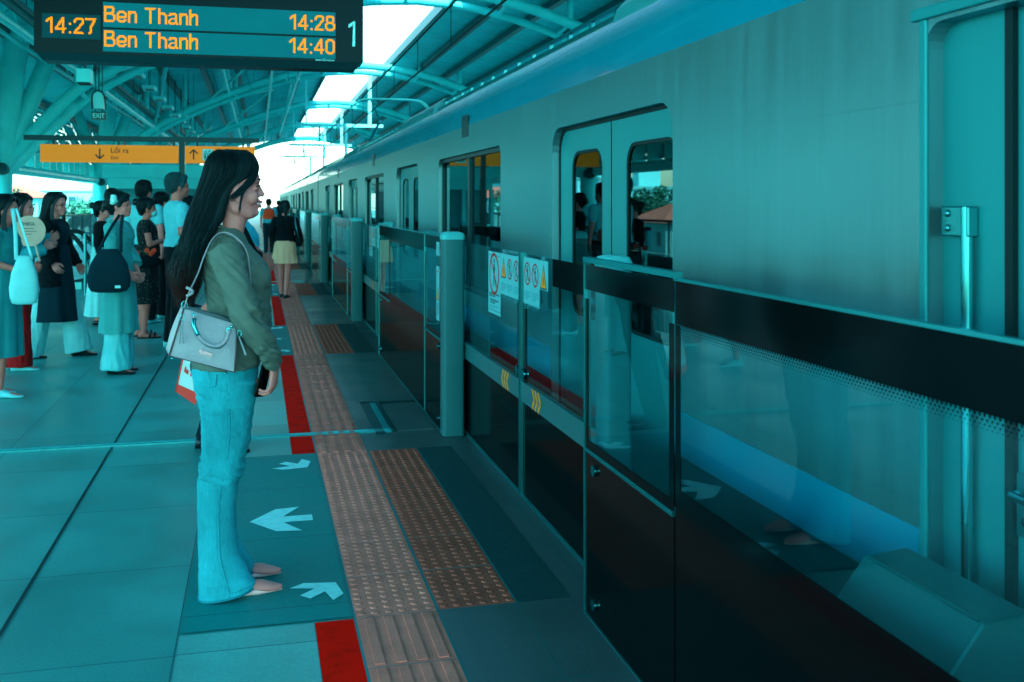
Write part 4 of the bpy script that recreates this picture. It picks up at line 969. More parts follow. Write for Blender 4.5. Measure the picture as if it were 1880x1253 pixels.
def hand(mb, wr, d, nrm, curl=.5, s=1.0, side=1, spread=.0, thumb=.6):
    """palm and five separate bent fingers; d towards the fingers, nrm out of the palm"""
    wr = Vector(wr); d = Vector(d).normalized(); nrm = Vector(nrm); nrm = (nrm - d * nrm.dot(d)).normalized(); lat = d.cross(nrm) * side
    pc = wr + d * .045 * s
    rings = []
    for t, w_, th in ((-.005, .021, .016), (.02, .030, .015), (.05, .038, .0135), (.078, .037, .011), (.088, .030, .007)):
        c = wr + d * t * s
        rings.append([c + lat * (w_ * s * math.cos(2 * math.pi * k / 12)) + nrm * (th * s * math.sin(2 * math.pi * k / 12)) for k in range(12)])
    mb.loft(rings)
    for i, (off, L, r) in enumerate(((-.028, .066, .0082), (-.0095, .076, .0085), (.0095, .071, .0082), (.0275, .056, .0072))):
        p = wr + d * (.078 - abs(off) * .25) * s + lat * off * s; dd = (d + lat * off * 6 * spread).normalized(); ang = 0
        for j, fr in enumerate((.45, .32, .25)):
            ang += curl * (.55, 1.0, .8)[j] * (1 + .12 * i)
            v = (dd * math.cos(ang) + nrm * math.sin(ang)); q = p + v * L * fr * s
            mb.cap(p, q, r * (1 - .1 * j) * s, r * (.92 - .1 * j) * s, 7); p = q
    p = wr + d * .022 * s - lat * .024 * s; v = (d * .62 - lat * .62 + nrm * .45 * thumb).normalized(); q = p + v * .042 * s; mb.cap(p, q, .0125 * s, .0098 * s, 8)
    v2 = (d * .85 - lat * .05 + nrm * .55 * thumb).normalized(); mb.cap(q, q + v2 * .034 * s, .0096 * s, .0078 * s, 8)
SKIN = mat('skin', (.62, .27, .23), rough=.5, var=.05, scale=14, spec=.35)
SKIN2 = mat('skin_tan', (.50, .20, .155), rough=.5, var=.05, scale=14, spec=.35)
EYE = mat('eye_dark', (.01, .01, .012), rough=.25); LIP = mat('lips', (.55, .17, .16), rough=.4); TEETH = mat('teeth', (.75, .8, .8), rough=.3)
HAIR = mat('hair_black', (.0028, .008, .010), rough=.42, spec=.4, var=.5, scale=30, stretch=(3, 3, .3), bump=.3, bscale=90)
HAIRB = mat('hair_brown', (.030, .010, .009), rough=.5, spec=.4, var=.5, scale=30)
HAIRG = mat('hair_grey', (.035, .075, .085), rough=.6, var=.6, scale=60, bump=.4, bscale=160)
def head_shapes(mb, T, sc=1.0):
    SL = [(1.395, .066, .012, .028), (1.41, .078, -.01, .042), (1.435, .083, -.035, .054), (1.465, .085, -.06, .062), (1.49, .086, -.080, .069), (1.52, .089, -.090, .073), (1.55, .082, -.092, .074), (1.58, .060, -.082, .064), (1.602, .028, -.055, .04), (1.61, .0, -.03, .012)]
    rings = []
    for z, xf, xb, w_ in SL:
        c, a = (xf + xb) / 2, (xf - xb) / 2
        rings.append([T(Vector((c + a * math.cos(t) , w_ * math.sin(t) * (1 - .12 * max(0, math.cos(t))), z))) for t in [2 * math.pi * k / 24 for k in range(24)]])
    mb.loft(rings)
    mb.cap(T(Vector((.084, 0, 1.503))), T(Vector((.100, 0, 1.468))), .007, .0105, 10)
    mb.ell(T(Vector((.094, .010, 1.463))), .010, .008, .007, 10, 7); mb.ell(T(Vector((.094, -.010, 1.463))), .010, .008, .007, 10, 7)
    mb.ell(T(Vector((.086, 0, 1.441))), .012, .021, .007, 12, 7); mb.ell(T(Vector((.085, 0, 1.429))), .011, .018, .0075, 12, 7); mb.ell(T(Vector((.072, 0, 1.407))), .019, .022, .015, 12, 8)
    for s in (1, -1):
        mb.ell(T(Vector((.055, s * .038, 1.462))), .028, .022, .024, 12, 8)
        mb.ell(T(Vector((-.002, s * .072, 1.478))), .017, .010, .030, 10, 8)
        mb.ell(T(Vector((.080, s * .026, 1.512))), .012, .020, .006, 10, 6)
def face_bits(mb, T, smile=False):
    """appended after the skin is fused; material slots 1 eyes/brows, 2 lips, 3 teeth"""
    for s in (1, -1):
        mb.cm = 1
        mb.ell(T(Vector((.0795, s * .029, 1.494))), .007, .0125, .0045, 10, 6)
        mb.tube([T(Vector((.0855, s * .014, 1.498))), T(Vector((.0865, s * .028, 1.501))), T(Vector((.0775, s * .044, 1.497)))], .0018, 5)
        mb.tube([T(Vector((.0900, s * .012, 1.513))), T(Vector((.0895, s * .028, 1.517))), T(Vector((.077, s * .048, 1.512)))], [.0028, .003, .0015], 5)
    mb.cm = 2
    mb.tube([T(Vector((.081, -.023, 1.437))), T(Vector((.0945, -.008, 1.4415))), T(Vector((.097, 0, 1.440))), T(Vector((.0945, .008, 1.4415))), T(Vector((.081, .023, 1.437)))], [.002, .0045, .0045, .0045, .002], 6)
    mb.tube([T(Vector((.081, -.021, 1.432))), T(Vector((.0935, -.008, 1.4285))), T(Vector((.0945, 0, 1.428))), T(Vector((.0935, .008, 1.4285))), T(Vector((.081, .021, 1.432)))], [.002, .0045, .005, .0045, .002], 6)
    if smile: mb.cm = 3; mb.tube([T(Vector((.082, -.017, 1.435))), T(Vector((.0925, 0, 1.434))), T(Vector((.082, .017, 1.435)))], .0032, 6)
    mb.cm = 0
def hair_slices(SL, T, n, zend, wav, seed, r=.0022, jit=.004, phi0=35, part=None, wz=1.35, segs=16):
    """strands that follow a sliced hair volume. SL: (z, xfront, xback, halfwidth) from the top down"""
    rnd = random.Random(seed); mb = MB()
    zs = [s[0] for s in SL]
    def P(z, ph, o=0):
        for a, b in zip(SL, SL[1:]):
            if a[0] >= z >= b[0]:
                t = (a[0] - z) / max(1e-6, a[0] - b[0]); v = [a[i] + (b[i] - a[i]) * t for i in (1, 2, 3)]; break
        else: v = list(SL[-1][1:]) if z < SL[-1][0] else list(SL[0][1:])
        c, a_ = (v[0] + v[1]) / 2, (v[0] - v[1]) / 2
        return Vector((c + (a_ + o) * math.cos(ph), (v[2] + o) * math.sin(ph), z))
    for i in range(n):
        ph = R(rnd.uniform(phi0, 360 - phi0)); ze = rnd.uniform(*zend); z0 = zs[0] - .001; pts = []; rr = []
        wa = rnd.uniform(.5, 1.3) * wav; wp = rnd.uniform(0, 6.3); wf = rnd.uniform(38, 60); o = rnd.uniform(-.006, jit); dr = rnd.uniform(-.25, .25)
        for k in range(segs + 1):
            t = k / segs; tt = t ** 1.25 if t < .5 else t ** 1.25; z = z0 + (ze - z0) * tt
            p = P(z, ph + dr * t, o)
            lw = max(0, (wz - z)) * 3.2
            p += Vector((math.sin(z * wf + wp), math.cos(z * wf * .8 + wp), 0)) * wa * min(1, lw)
            pts.append(T(p)); rr.append(r * (1 if t < .85 else (1 - t) / .15 * .8 + .2))
        mb.tube(pts, rr, 4, cap=False)
    return mb
def hair_volume(SL, T, n=28):
    mb = MB(); mb.loft([[T(Vector(((f + b) / 2 + (f - b) / 2 * math.cos(2 * math.pi * k / n), w_ * math.sin(2 * math.pi * k / n), z))) for k in range(n)] for z, f, b, w_ in SL]); return mb
def shoe(mb, ank, yaw, L=.24, w=.044, h=.07, point=False, low=False):
    """closed shoe or bare foot shape along the direction yaw"""
    c, s = math.cos(yaw), math.sin(yaw); rings = []
    prof = [(-.062, .006, .010, .05), (-.055, .62, .5, .06), (-.03, .80, .62, .072), (.0, .82, .60, .075 if not low else .06), (.05, .92, .42, .06 if not low else .045), (.10, 1.0, .28, .042), (.135, .93 if not point else .75, .2, .03), (.165, .62 if not point else .42, .13, .022), (.178, .08, .03, .012)]
    k_ = L / .24
    for (x, ww, hh, top) in prof:
        rg = []
        for k in range(14):
            a = 2 * math.pi * k / 14; yy = w * ww * math.cos(a); zz = (top / 2) + (top / 2) * math.sin(a)
            if ww < .1: zz = .012 + .01 * math.sin(a)
            rg.append(Vector((ank[0] + (x * k_) * c - yy * s, ank[1] + (x * k_) * s + yy * c, ank[2] + zz)))
        rings.append(rg)
    mb.loft(rings)
def person(label, loc, yaw, H=1.6, male=False, skin=SKIN, arms=None, hy=0, feet=((0, 0), (0, 0)), top=None, sleeve='short', topmat=None, hem=.86, loose=1.0,
           legs=None, legmat=None, skirt=None, skirtmat=None, dress=None, hair='short', hairmat=HAIR, shoemat=None, shoetype='shoe', group='passengers waiting on the platform', mask=False, open_jacket=None, vox=.010, gender_w=None, wrsd=0, extra=None, smile=False):
    """a standing figure, facing local +x; measures are for 1.62 m"""
    k = H / 1.62; sw = .185 if male else .160; hw = .150 if male else .158
    A = {'R': ((-.01, -sw - .035, 1.08), (.02, -sw - .04, .86)), 'L': ((-.01, sw + .035, 1.08), (.02, sw + .04, .86))}
    if arms: A.update(arms)
    ch, shh = math.cos(R(hy)), math.sin(R(hy))
    def T(p): return Vector((p.x * ch - p.y * shh + .012, p.x * shh + p.y * ch, p.z))
    F_ = {'R': (feet[0][0], -.085 + feet[0][1]), 'L': (feet[1][0], .085 + feet[1][1])}
    sg = {'R': -1, 'L': 1}
    tor = [(.86, .085, hw * .93, 0), (.93, .100, hw, -.005), (1.0, .090, hw * .9, 0), (1.06, .080, hw * .80 if not male else hw * .88, .005), (1.14, .090, sw * .82, .005), (1.21, .105 if not male else .100, sw * .93, .012 if not male else .005), (1.27, .098, sw * 1.0, .005), (1.315, .080, sw * .92, -.004), (1.345, .055, sw * .62, -.008), (1.37, .045, .055, -.004)]
    mb = MB()
    mb.loft([ringz(cx, 0, z, rx - .008, ry - .008, 20) for z, rx, ry, cx in tor])
    mb.tube([Vector((-.008, 0, 1.33)), Vector((.004, 0, 1.39)), T(Vector((-.005, 0, 1.45)))], [.052, .044 if not male else .052, .046 if not male else .054], 14)
    head_shapes(mb, T)
    J = {}
    for s in 'RL':
        sh = Vector((-.005, sg[s] * sw, 1.292)); el, wr = Vector(A[s][0]), Vector(A[s][1])
        mb.cap(sh, el, .042 if not male else .048, .033 if not male else .038, 12); mb.cap(el, wr, .033 if not male else .038, .021 if not male else .026, 12); J[s] = (sh, el, wr)
        hip = Vector((0, sg[s] * .082, .87)); ank = Vector((F_[s][0] - .03, F_[s][1], .075)); kn = hip.lerp(ank, .5) + Vector((.02, 0, 0)); kn.z = .47
        mb.cap(hip, kn, .082, .052, 14); mb.cap(kn, ank, .052, .031, 12); J[s + 'l'] = (hip, kn, ank)
        mb.ell(kn.lerp(ank, .3) + Vector((-.015, 0, 0)), .048, .046, .10, 12, 8)
        shoe(mb, (ank.x, ank.y, .006), 0 if s == 'R' else 0.06, w=.038, low=True)
    body = remesh(mb, vox, 4)
    for s in 'RL':
        sh, el, wr = J[s]; d = (wr - el).normalized(); nr = Vector((0, -sg[s], 0)) if abs(d.y) < .7 else Vector((-1, 0, 0))
        hand(body, wr - d * .004, d, nr, .45, .95 if not male else 1.05, side=sg[s])
    face_bits(body, T, smile)
    o = body.build('person', [skin, EYE, LIP, TEETH], None, smooth=180, recalc=False)
    tag(o, label, 'person', group); o.scale = (k, k, k); o.location = loc; o.rotation_euler = (0, 0, yaw); WL[o.name] = Vector((0, 0, 0))
    # ---- clothes
    e = .010 * loose
    if topmat:
        mb = MB(); hz = hem
        rg = [ringz(cx, 0, z, rx + e, ry + e, 22) for z, rx, ry, cx in tor if z > hz + .02 and z < 1.36]
        z0 = [t for t in tor if t[0] > hz + .02][0]
        rg = [ringz(z0[3], 0, hz, z0[1] + e * 1.7, z0[2] + e * 1.7, 22)] + rg + [ringz(-.006, 0, 1.362, .052, .062, 22)]
        mb.loft(rg)
        for s in 'RL':
            sh, el, wr = J[s]; r0 = .052 * (1 + .25 * (loose - 1)) if not male else .060
            if sleeve == 'short': mb.cap(sh, sh.lerp(el, .62), r0, r0 * .94, 14)
            elif sleeve == 'cap': mb.cap(sh, sh.lerp(el, .25), r0, r0 * .9, 14)
            elif sleeve == 'none': mb.cap(sh + Vector((0, -sg[s] * .03, 0)), sh, r0 * .9, r0 * .85, 14)
            else:
                en = 1.0 if sleeve == 'long' else .62
                mb.cap(sh, el, r0, r0 * .88, 14); ee = el.lerp(wr, en); mb.tube([el, el.lerp(ee, .5), ee], [r0 * .88, r0 * (.8 if loose < 1.6 else 1.05), r0 * (.62 if loose < 1.6 else 1.1)], 14)
        remesh(mb, vox, 3, wrinkle(.006 * loose, seed=wrsd)).build('shirt' if not open_jacket else 'jacket', topmat, o, smooth=180, recalc=False)
    if legmat:
        mb = MB(); wide = legs or 0; wz = 1.0
        mb.loft([ringz(0, 0, z, rx, ry, 22) for z, rx, ry in ((.80, .105, .155), (.88, .112, .168), (.95, .105, .160), (1.0, .098, .150))])
        for s in 'RL':
            hip, kn, ank = J[s + 'l']; r1 = .070 + wide * .25; r2 = .058 + wide; bot = Vector((ank.x + wide * .15, ank.y, .045))
            mb.tube([hip, kn, bot], [.088, r1, r2], 16); mb.ell(hip, .09, .085, .09)
        remesh(mb, vox, 3, wrinkle(.006 + wide * .05, (14, 14, 6), seed=wrsd + 5)).build('trousers', legmat, o, smooth=180, recalc=False)
    if skirtmat:
        zt, zb, r0, r1, nf, am = skirt; mb = MB(); rr = []
        for i in range(14):
            t = i / 13; z = zt + (zb - zt) * t; rx = r0[0] + (r1[0] - r0[0]) * t ** .8; ry = r0[1] + (r1[1] - r0[1]) * t ** .8
            rr.append(ringz(.0 + (feet[0][0] + feet[1][0]) * .35 * t, 0, z, rx, ry, 72, 2, nf, am * t, wrsd))
        mb.loft(rr); mb.build('skirt', skirtmat, o, smooth=60)
    # ---- hair
    if hair in ('short', 'bun', 'tail', 'updo'):
        mb = MB(); mb.ell(T(Vector((-.016, 0, 1.543))), .102, .084, .082, 20, 14); mb.ell(T(Vector((-.045, 0, 1.50))), .070, .079, .07, 16, 10); mb.ell(T(Vector((-.065, 0, 1.455 if hair != 'short' or not male else 1.47))), .036, .055, .05, 14, 8); mb.ell(T(Vector((.045, 0, 1.585))), .045, .055, .026, 14, 8)
        for s in (1, -1): mb.ell(T(Vector((.014, s * .070, 1.508))), .030, .013, .034, 12, 8)
        if hair == 'bun': mb.ell(T(Vector((-.125, 0, 1.565))), .042, .045, .042, 14, 10)
        if hair == 'updo': mb.ell(T(Vector((-.115, 0, 1.50))), .040, .055, .05, 14, 10)
        if hair == 'tail': mb.cap(T(Vector((-.105, -.02, 1.56))), T(Vector((-.14, -.05, 1.46))), .035, .032); mb.cap(T(Vector((-.14, -.05, 1.46))), T(Vector((-.13, -.05, 1.30))), .034, .012)
        h = remesh(mb, .007, 2, lambda c, n: .004 * noise.noise(Vector((c.x * 30, c.y * 90, c.z * 25))))
        SLs = [(1.628, .02, -.05, .015), (1.615, .055, -.085, .05), (1.59, .075, -.108, .073), (1.55, .065, -.121, .084), (1.51, .045, -.118, .085), (1.47, -.0, -.108, .074), (1.44, -.03, -.098, .058)]
        st = hair_slices(SLs, T, 240, (1.42, 1.50), .003, wrsd, r=.0019, jit=.004, phi0=60, wz=1.6, segs=8); h.add(st.v, st.f)
        h.build('hair', hairmat, o, smooth=180, recalc=False)
    elif hair == 'long':
        SLs = [(1.632, .015, -.045, .012), (1.618, .055, -.082, .052), (1.59, .078, -.110, .076), (1.55, .062, -.124, .088), (1.50, .020, -.128, .092), (1.44, -.012, -.130, .096), (1.36, -.03, -.138, .105), (1.28, -.05, -.148, .10), (1.18, -.07, -.140, .085), (1.14, -.09, -.12, .05)]
        h = hair_volume(SLs, T); h = remesh(h, .009, 3, lambda c, n: .005 * noise.noise(Vector((c.x * 25, c.y * 50, c.z * 9))))
        st = hair_slices(SLs, T, 480, (1.06, 1.26), .011, wrsd, r=.0022, jit=.008, phi0=45, wz=1.5, segs=16); h.add(st.v, st.f)
        for s in (1, -1):
            for j in range(14):
                q = j / 14; h.tube(crom([T(Vector((.03, s * .02, 1.628))), T(Vector((.072 - q * .02, s * .062, 1.575))), T(Vector((.035 - q * .02, s * .086, 1.50))), T(Vector((.03 - q * .03, s * (.092 + q * .01), 1.40))), T(Vector((.05 - q * .03, s * (.085 + q * .015), 1.27)))], 3), .005, 5)
        h.build('hair', hairmat, o, smooth=180, recalc=False)
    # ---- shoes
    if shoemat:
        for s in 'RL':
            hip, kn, ank = J[s + 'l']; mb = MB()
            if shoetype == 'sandal':
                mb.prism([(ank.x - .07, ank.y - .03), (ank.x + .05, ank.y - .042), (ank.x + .15, ank.y - .045), (ank.x + .19, ank.y - .015), (ank.x + .19, ank.y + .015), (ank.x + .15, ank.y + .045), (ank.x + .05, ank.y + .042), (ank.x - .07, ank.y + .03)], 'z', 0, .016)
                for xx in (.06, .11): mb.tube([(ank.x + xx, ank.y - .045, .012), (ank.x + xx + .01, ank.y - .03, .05), (ank.x + xx + .01, ank.y, .064), (ank.x + xx + .01, ank.y + .03, .05), (ank.x + xx, ank.y + .045, .012)], .014, 8)
            else:
                shoe(mb, (ank.x, ank.y, 0), 0 if s == 'R' else .06, L=.27 if male else .25, w=.048, h=.07)
            mb.build('shoe', shoemat, o, smooth=60)
    if mask:
        mb = MB(); mb.ell(T(Vector((.068, 0, 1.435))), .042, .056, .042, 16, 10); mb.build('face_mask', mat('mask_cloth', (.35, .75, .8), rough=.7), o, smooth=180)
    return o, T, J
def pt(px, d):
    c = at(px, 373, d); return (c.x, c.y, 0)
# cloth materials
def cloth(name, col, var=.08, bump=.25, bs=300, rough=.85, sheen=.0, scale=12): return mat(name, col, rough=rough, var=var, scale=scale, bump=bump, bscale=bs, spec=.2, sheen=sheen)
c_teal = cloth('cloth_teal_dress', (.035, .27, .30)); c_denim = cloth('cloth_light_jacket', (.06, .38, .46)); c_redc = cloth('cloth_dark_red', (.30, .008, .008)); c_black = cloth('cloth_black', (.004, .008, .011)); c_navy = cloth('cloth_navy', (.006, .03, .045))
c_white = cloth('cloth_white', (.50, .78, .80)); c_satin = mat('satin_white', (.18, .66, .70), rough=.35, var=.1, scale=5, spec=.5); c_aodai = cloth('cloth_pale_tunic', (.13, .46, .46)); c_shirt = cloth('cloth_shirt', (.30, .74, .84)); c_yel = cloth('cloth_yellow_skirt', (.82, .64, .40)); c_lblue = cloth('cloth_light_blue', (.08, .52, .66))
def floral():
    m = cloth('cloth_floral', (.006, .016, .018)); n = m.node_tree.nodes; l = m.node_tree.links; b = n['Principled BSDF']
    tc = n.new('ShaderNodeTexCoord'); v = n.new('ShaderNodeTexVoronoi'); v.inputs['Scale'].default_value = 42; l.new(tc.outputs['Object'], v.inputs['Vector'])
    cr = n.new('ShaderNodeMath'); cr.operation = 'LESS_THAN'; cr.inputs[1].default_value = .20; l.new(v.outputs['Distance'], cr.inputs[0])
    mx = n.new('ShaderNodeMix'); mx.data_type = 'RGBA'; mx.inputs[6].default_value = (.006, .016, .018, 1); mx.inputs[7].default_value = (.16, .30, .24, 1); l.new(cr.outputs[0], mx.inputs[0]); l.new(mx.outputs[2], b.inputs['Base Color']); return m
c_floral = floral()
s_white = mat('shoe_white', (.35, .75, .78), rough=.45); s_black = mat('shoe_black', (.004, .008, .01), rough=.35)
FOLD = {'R': ((.03, -.20, 1.08), (.20, -.06, 1.13)), 'L': ((.03, .20, 1.08), (.20, .05, 1.10))}
def tote(name, label, c, w, h, th, m, strap_top, cat='tote bag', grp=None, sm=None, yaw=0, patch=False):
    """soft bag hanging from a shoulder; c is the middle of its top edge"""
    e = empty(name, (c.x, c.y, c.z - h), label, cat, grp, 0); mb = MB(); rings = []
    cy_, sy_ = math.cos(yaw), math.sin(yaw)
    for t, ww, tt in ((0, .40, .30), (.12, .58, .6), (.35, .86, .9), (.65, 1.0, 1.0), (.86, .96, .95), (.97, .80, .7), (1, .5, .3)):
        rg = []
        for k in range(24):
            a = 2 * math.pi * k / 24; q = 1 / ((abs(math.cos(a)) ** 3 + abs(math.sin(a)) ** 3) ** (1 / 3)); x = w / 2 * ww * math.cos(a) * q; y = th / 2 * tt * math.sin(a) * q
            x += .006 * noise.noise(Vector((x * 20, y * 20, t * 9)))
            rg.append(Vector((c.x + x * cy_ - y * sy_, c.y + x * sy_ + y * cy_, c.z - h * t + .012 * math.cos(a) * (1 - t) * 0)))
        rings.append(rg)
    mb.loft(rings); mb.build('body', m, e, smooth=180)
    for s in (-1, 1):
        a = c + Vector((cy_, sy_, 0)) * (w * .27 * s); mb = MB()
        mb.tube(crom([a - Vector((0, 0, .03)), a.lerp(Vector(strap_top), .5) + Vector((0, 0, .01)), Vector(strap_top) + Vector((s * .012, 0, 0))], 4), .014, 8, flat=.35); mb.build('strap', sm or m, e, smooth=180)
    if patch:
        p = c + Vector((cy_, sy_, 0)) * (w * .22) + Vector((0, -th * .5 - .004, -h * .86)); MB().box(p.x - .022, p.x + .022, p.y - .002, p.y, p.z - .012, p.z + .012).build('label_patch', M['arrow'], e)
    return e
# left edge: teal dress with white tote
loc = pt(8, 7.85)
person('woman in a plain teal dress and white slip-on shoes at the left edge', loc, R(-8), 1.56, arms={'R': ((-.02, -.215, 1.09), (.17, -.15, 1.02)), 'L': ((.02, .2, 1.08), (.2, .08, 1.04))}, topmat=c_teal, sleeve='cap', hem=.95, skirt=(1.08, .33, (.105, .15), (.17, .20), 9, .05), skirtmat=c_teal, hair='long', shoemat=s_white, skin=SKIN2, wrsd=1, feet=((.02, 0), (-.10, .02)))
c = at(42, 436, 7.55); c.y -= .0
tote('tote_bag', 'white cloth tote bag on the shoulder of the woman in the teal dress', at(44, 470, 7.45), .20, .36, .09, c_white, at(26, 384, 7.6))
# woman with fan
loc = pt(38, 9.1)
person('woman in a light blue jacket and dark red wide trousers behind the teal dress', loc, R(-5), 1.58, arms={'R': ((.05, -.20, 1.05), (.24, -.13, 1.13)), 'L': ((.05, .2, 1.08), (.24, .1, 1.2))}, topmat=c_denim, sleeve='long', loose=1.7, hem=.80, legs=.06, legmat=c_redc, hair='long', shoemat=s_white, wrsd=2, feet=((.03, 0), (-.06, 0)))
c = at(53, 425, 8.85)
e = empty('hand_fan', (c.x, c.y, c.z), 'round cream hand fan held up by the woman in red trousers', 'hand fan')
fanm = mat('fan_paper', (.52, .50, .38), rough=.7, var=.1, scale=15)
n_ = 28; P = [(c.x + .135 * math.cos(2 * math.pi * i / n_), c.z + .135 * math.sin(2 * math.pi * i / n_)) for i in range(n_)]
MB().prism(P, 'y', c.y - .003, c.y + .003).build('leaf', fanm, e)
mb = MB(); put_text(mb, 'ZHEGL', .028, (c.x - .07, c.y - .005, c.z + .05), (1, 0, 0), (0, 0, 1), width=.12, bold=.001)
for i, ln in enumerate((.09, .11, .07)): mb.quad((c.x - .05, c.y - .005, c.z + .02 - i * .025), (c.x - .05 + ln, c.y - .005, c.z + .02 - i * .025), (c.x - .05 + ln, c.y - .005, c.z + .026 - i * .025), (c.x - .05, c.y - .005, c.z + .026 - i * .025))
mb.build('printing', mat('fan_ink', (.06, .16, .15), rough=.6), e, recalc=False)
MB().cap((c.x + .05, c.y + .002, c.z - .12), (c.x + .085, c.y + .002, c.z - .26), .008, .009, 8).build('handle', fanm, e, smooth=60)
# woman with glasses
loc = pt(101, 9.85)
o, T, J = person('woman with glasses and long hair in a black cardigan over a navy dress, walking right', loc, R(-12), 1.60, arms={'R': ((-.05, -.215, 1.08), (.06, -.20, .93)), 'L': ((.03, .215, 1.08), (.14, .20, .90))}, topmat=c_navy, sleeve='none', loose=1.1, hem=.95, skirt=(1.10, .36, (.118, .148), (.21, .20), 7, .05), skirtmat=c_navy, legs=.075, legmat=c_white, hair='long', shoemat=s_black, wrsd=3, feet=((-.20, .0), (.22, 0)), hy=-12)
mb = MB(); no, ni = [], []
for z, rx, ry, cx in ((.70, .165, .205, .0), (.80, .155, .195, 0), (.90, .145, .190, 0), (1.0, .130, .172, .0), (1.08, .122, .160, .004), (1.16, .124, .166, .004), (1.24, .126, .178, .004), (1.30, .112, .182, .0), (1.335, .088, .150, -.004), (1.36, .066, .085, -.006)):
    A_ = [R(42 + (318 - 42) * i / 30) for i in range(31)]; w_ = .006 * math.sin(z * 31)
    no.append([Vector((cx + (rx + w_ * math.cos(9 * a)) * math.cos(a), (ry + w_) * math.sin(a), z)) for a in A_] + [Vector((cx + (rx - .010) * math.cos(a), (ry - .010) * math.sin(a), z)) for a in reversed(A_)])
mb.loft(no)
for s in 'RL':
    sh, el, wr = J[s]; mb.cap(sh, el, .066, .058, 14); mb.tube([el, el.lerp(wr, .5), wr], [.058, .056, .054], 14)
remesh(mb, .008, 3, wrinkle(.009, seed=33)).build('cardigan', c_black, o, smooth=180, recalc=False)
mb = MB()
for s in (1, -1):
    rr = [T(Vector((.101, s * (.031 + .021 * math.cos(a)), 1.492 + .019 * math.sin(a)))) for a in [2 * math.pi * i / 14 for i in range(15)]]; mb.tube(rr, .0022, 5); mb.tube([T(Vector((.101, s * .052, 1.495))), T(Vector((.0, s * .080, 1.492)))], .0018, 4)
mb.tube([T(Vector((.101, -.010, 1.495))), T(Vector((.101, .010, 1.495)))], .002, 4); mb.build('glasses', s_black, o, recalc=False)
# woman in pale tunic
loc = pt(217, 8.95)
person('woman in a pale long tunic over satin trousers with pinned up hair', loc, R(-14), 1.60, arms={'R': ((.02, -.215, 1.08), (.15, -.13, .90)), 'L': ((.02, .2, 1.08), (.16, .06, .88))}, topmat=c_aodai, sleeve='half', loose=1.65, hem=.86, skirt=(1.0, .37, (.115, .165), (.155, .225), 8, .05), skirtmat=c_aodai, legs=.075, legmat=c_satin, hair='updo', shoemat=s_black, shoetype='shoe', wrsd=4, feet=((.03, 0), (-.02, .02)))
tote('shoulder_bag', 'big dark navy shoulder bag hanging behind the woman in the pale tunic', at(200, 458, 8.62), .35, .37, .12, c_navy, at(222, 395, 8.75), cat='shoulder bag', patch=True)
c = at(233, 367, 8.83)
o = MB().ell((c.x - .105, c.y - .03, c.z - .0), .03, .035, .045, 10, 8).build('hair_scrunchie', M['arrow'], None, smooth=180, loc=c); 
tag(o, 'white frilly scrunchie in the hair of the woman in the pale tunic', 'scrunchie')
for i_ in range(len(o.data.vertices)): v_ = o.data.vertices[i_]; v_.co *= 1 + .25 * noise.noise(v_.co * 60)
# floral dress woman
loc = pt(268, 11.3)
o, T, J = person('woman in a dark floral dress with folded arms and a face mask', loc, R(8), 1.56, arms=FOLD, topmat=c_floral, sleeve='cap', loose=1.2, hem=.9, skirt=(1.06, .40, (.115, .165), (.165, .215), 8, .04), skirtmat=c_floral, hair='bun', shoemat=s_black, shoetype='sandal', mask=True, wrsd=6, skin=SKIN2, feet=((.0, -.02), (-.03, .03)))
c = at(270, 481, 10.98); e = empty('belt_bag', (c.x, c.y, c.z), 'black belt bag worn in front of the floral dress', 'belt bag'); mb = MB(); mb.ell(c, .15, .06, .075, 18, 10); mb.build('pouch', c_black, e, smooth=180); MB().tube([c + Vector((-.13, .03, .01)), c + Vector((-.15, .14, .08)), c + Vector((-.10, .3, .14))], .014, 6, flat=.4).build('strap', c_black, e, smooth=180)
c = at(262, 465, 10.8); e = empty('flower_garland', (c.x, c.y, c.z), 'small bunch of orange red flowers in front of the floral dress', 'flowers'); rnd = random.Random(4); fm = mat('petal_red', (.85, .07, .02), rough=.6); gm = mat('petal_green', (.03, .16, .07), rough=.6)
mb = MB()
for i in range(9):
    q = c + Vector((rnd.uniform(-.11, .13), rnd.uniform(-.02, .02), rnd.uniform(-.03, .035)))
    for j in range(5):
        a = j * 1.257 + i; mb.ell(q + Vector((.016 * math.cos(a), -.004, .016 * math.sin(a))), .013, .006, .013, 6, 4)
mb.build('petals', fm, e, smooth=180); mb = MB()
for i in range(6): q = c + Vector((rnd.uniform(-.11, .11), .012, rnd.uniform(-.03, .02))); mb.ell(q, .025, .004, .009, 6, 4)
mb.build('leaves', gm, e, smooth=180)
# grey haired man
loc = pt(324, 10.5)
person('grey haired man in a pale blue shirt and dark trousers seen from behind', loc, R(20), 1.81, male=True, skin=SKIN2, arms={'R': ((-.02, -.235, 1.07), (.16, -.15, 1.02)), 'L': ((.0, .23, 1.07), (.18, .12, 1.0))}, topmat=c_shirt, sleeve='short', loose=1.5, hem=.94, legs=.012, legmat=c_black, hair='short', hairmat=HAIRG, shoemat=s_white, wrsd=7)
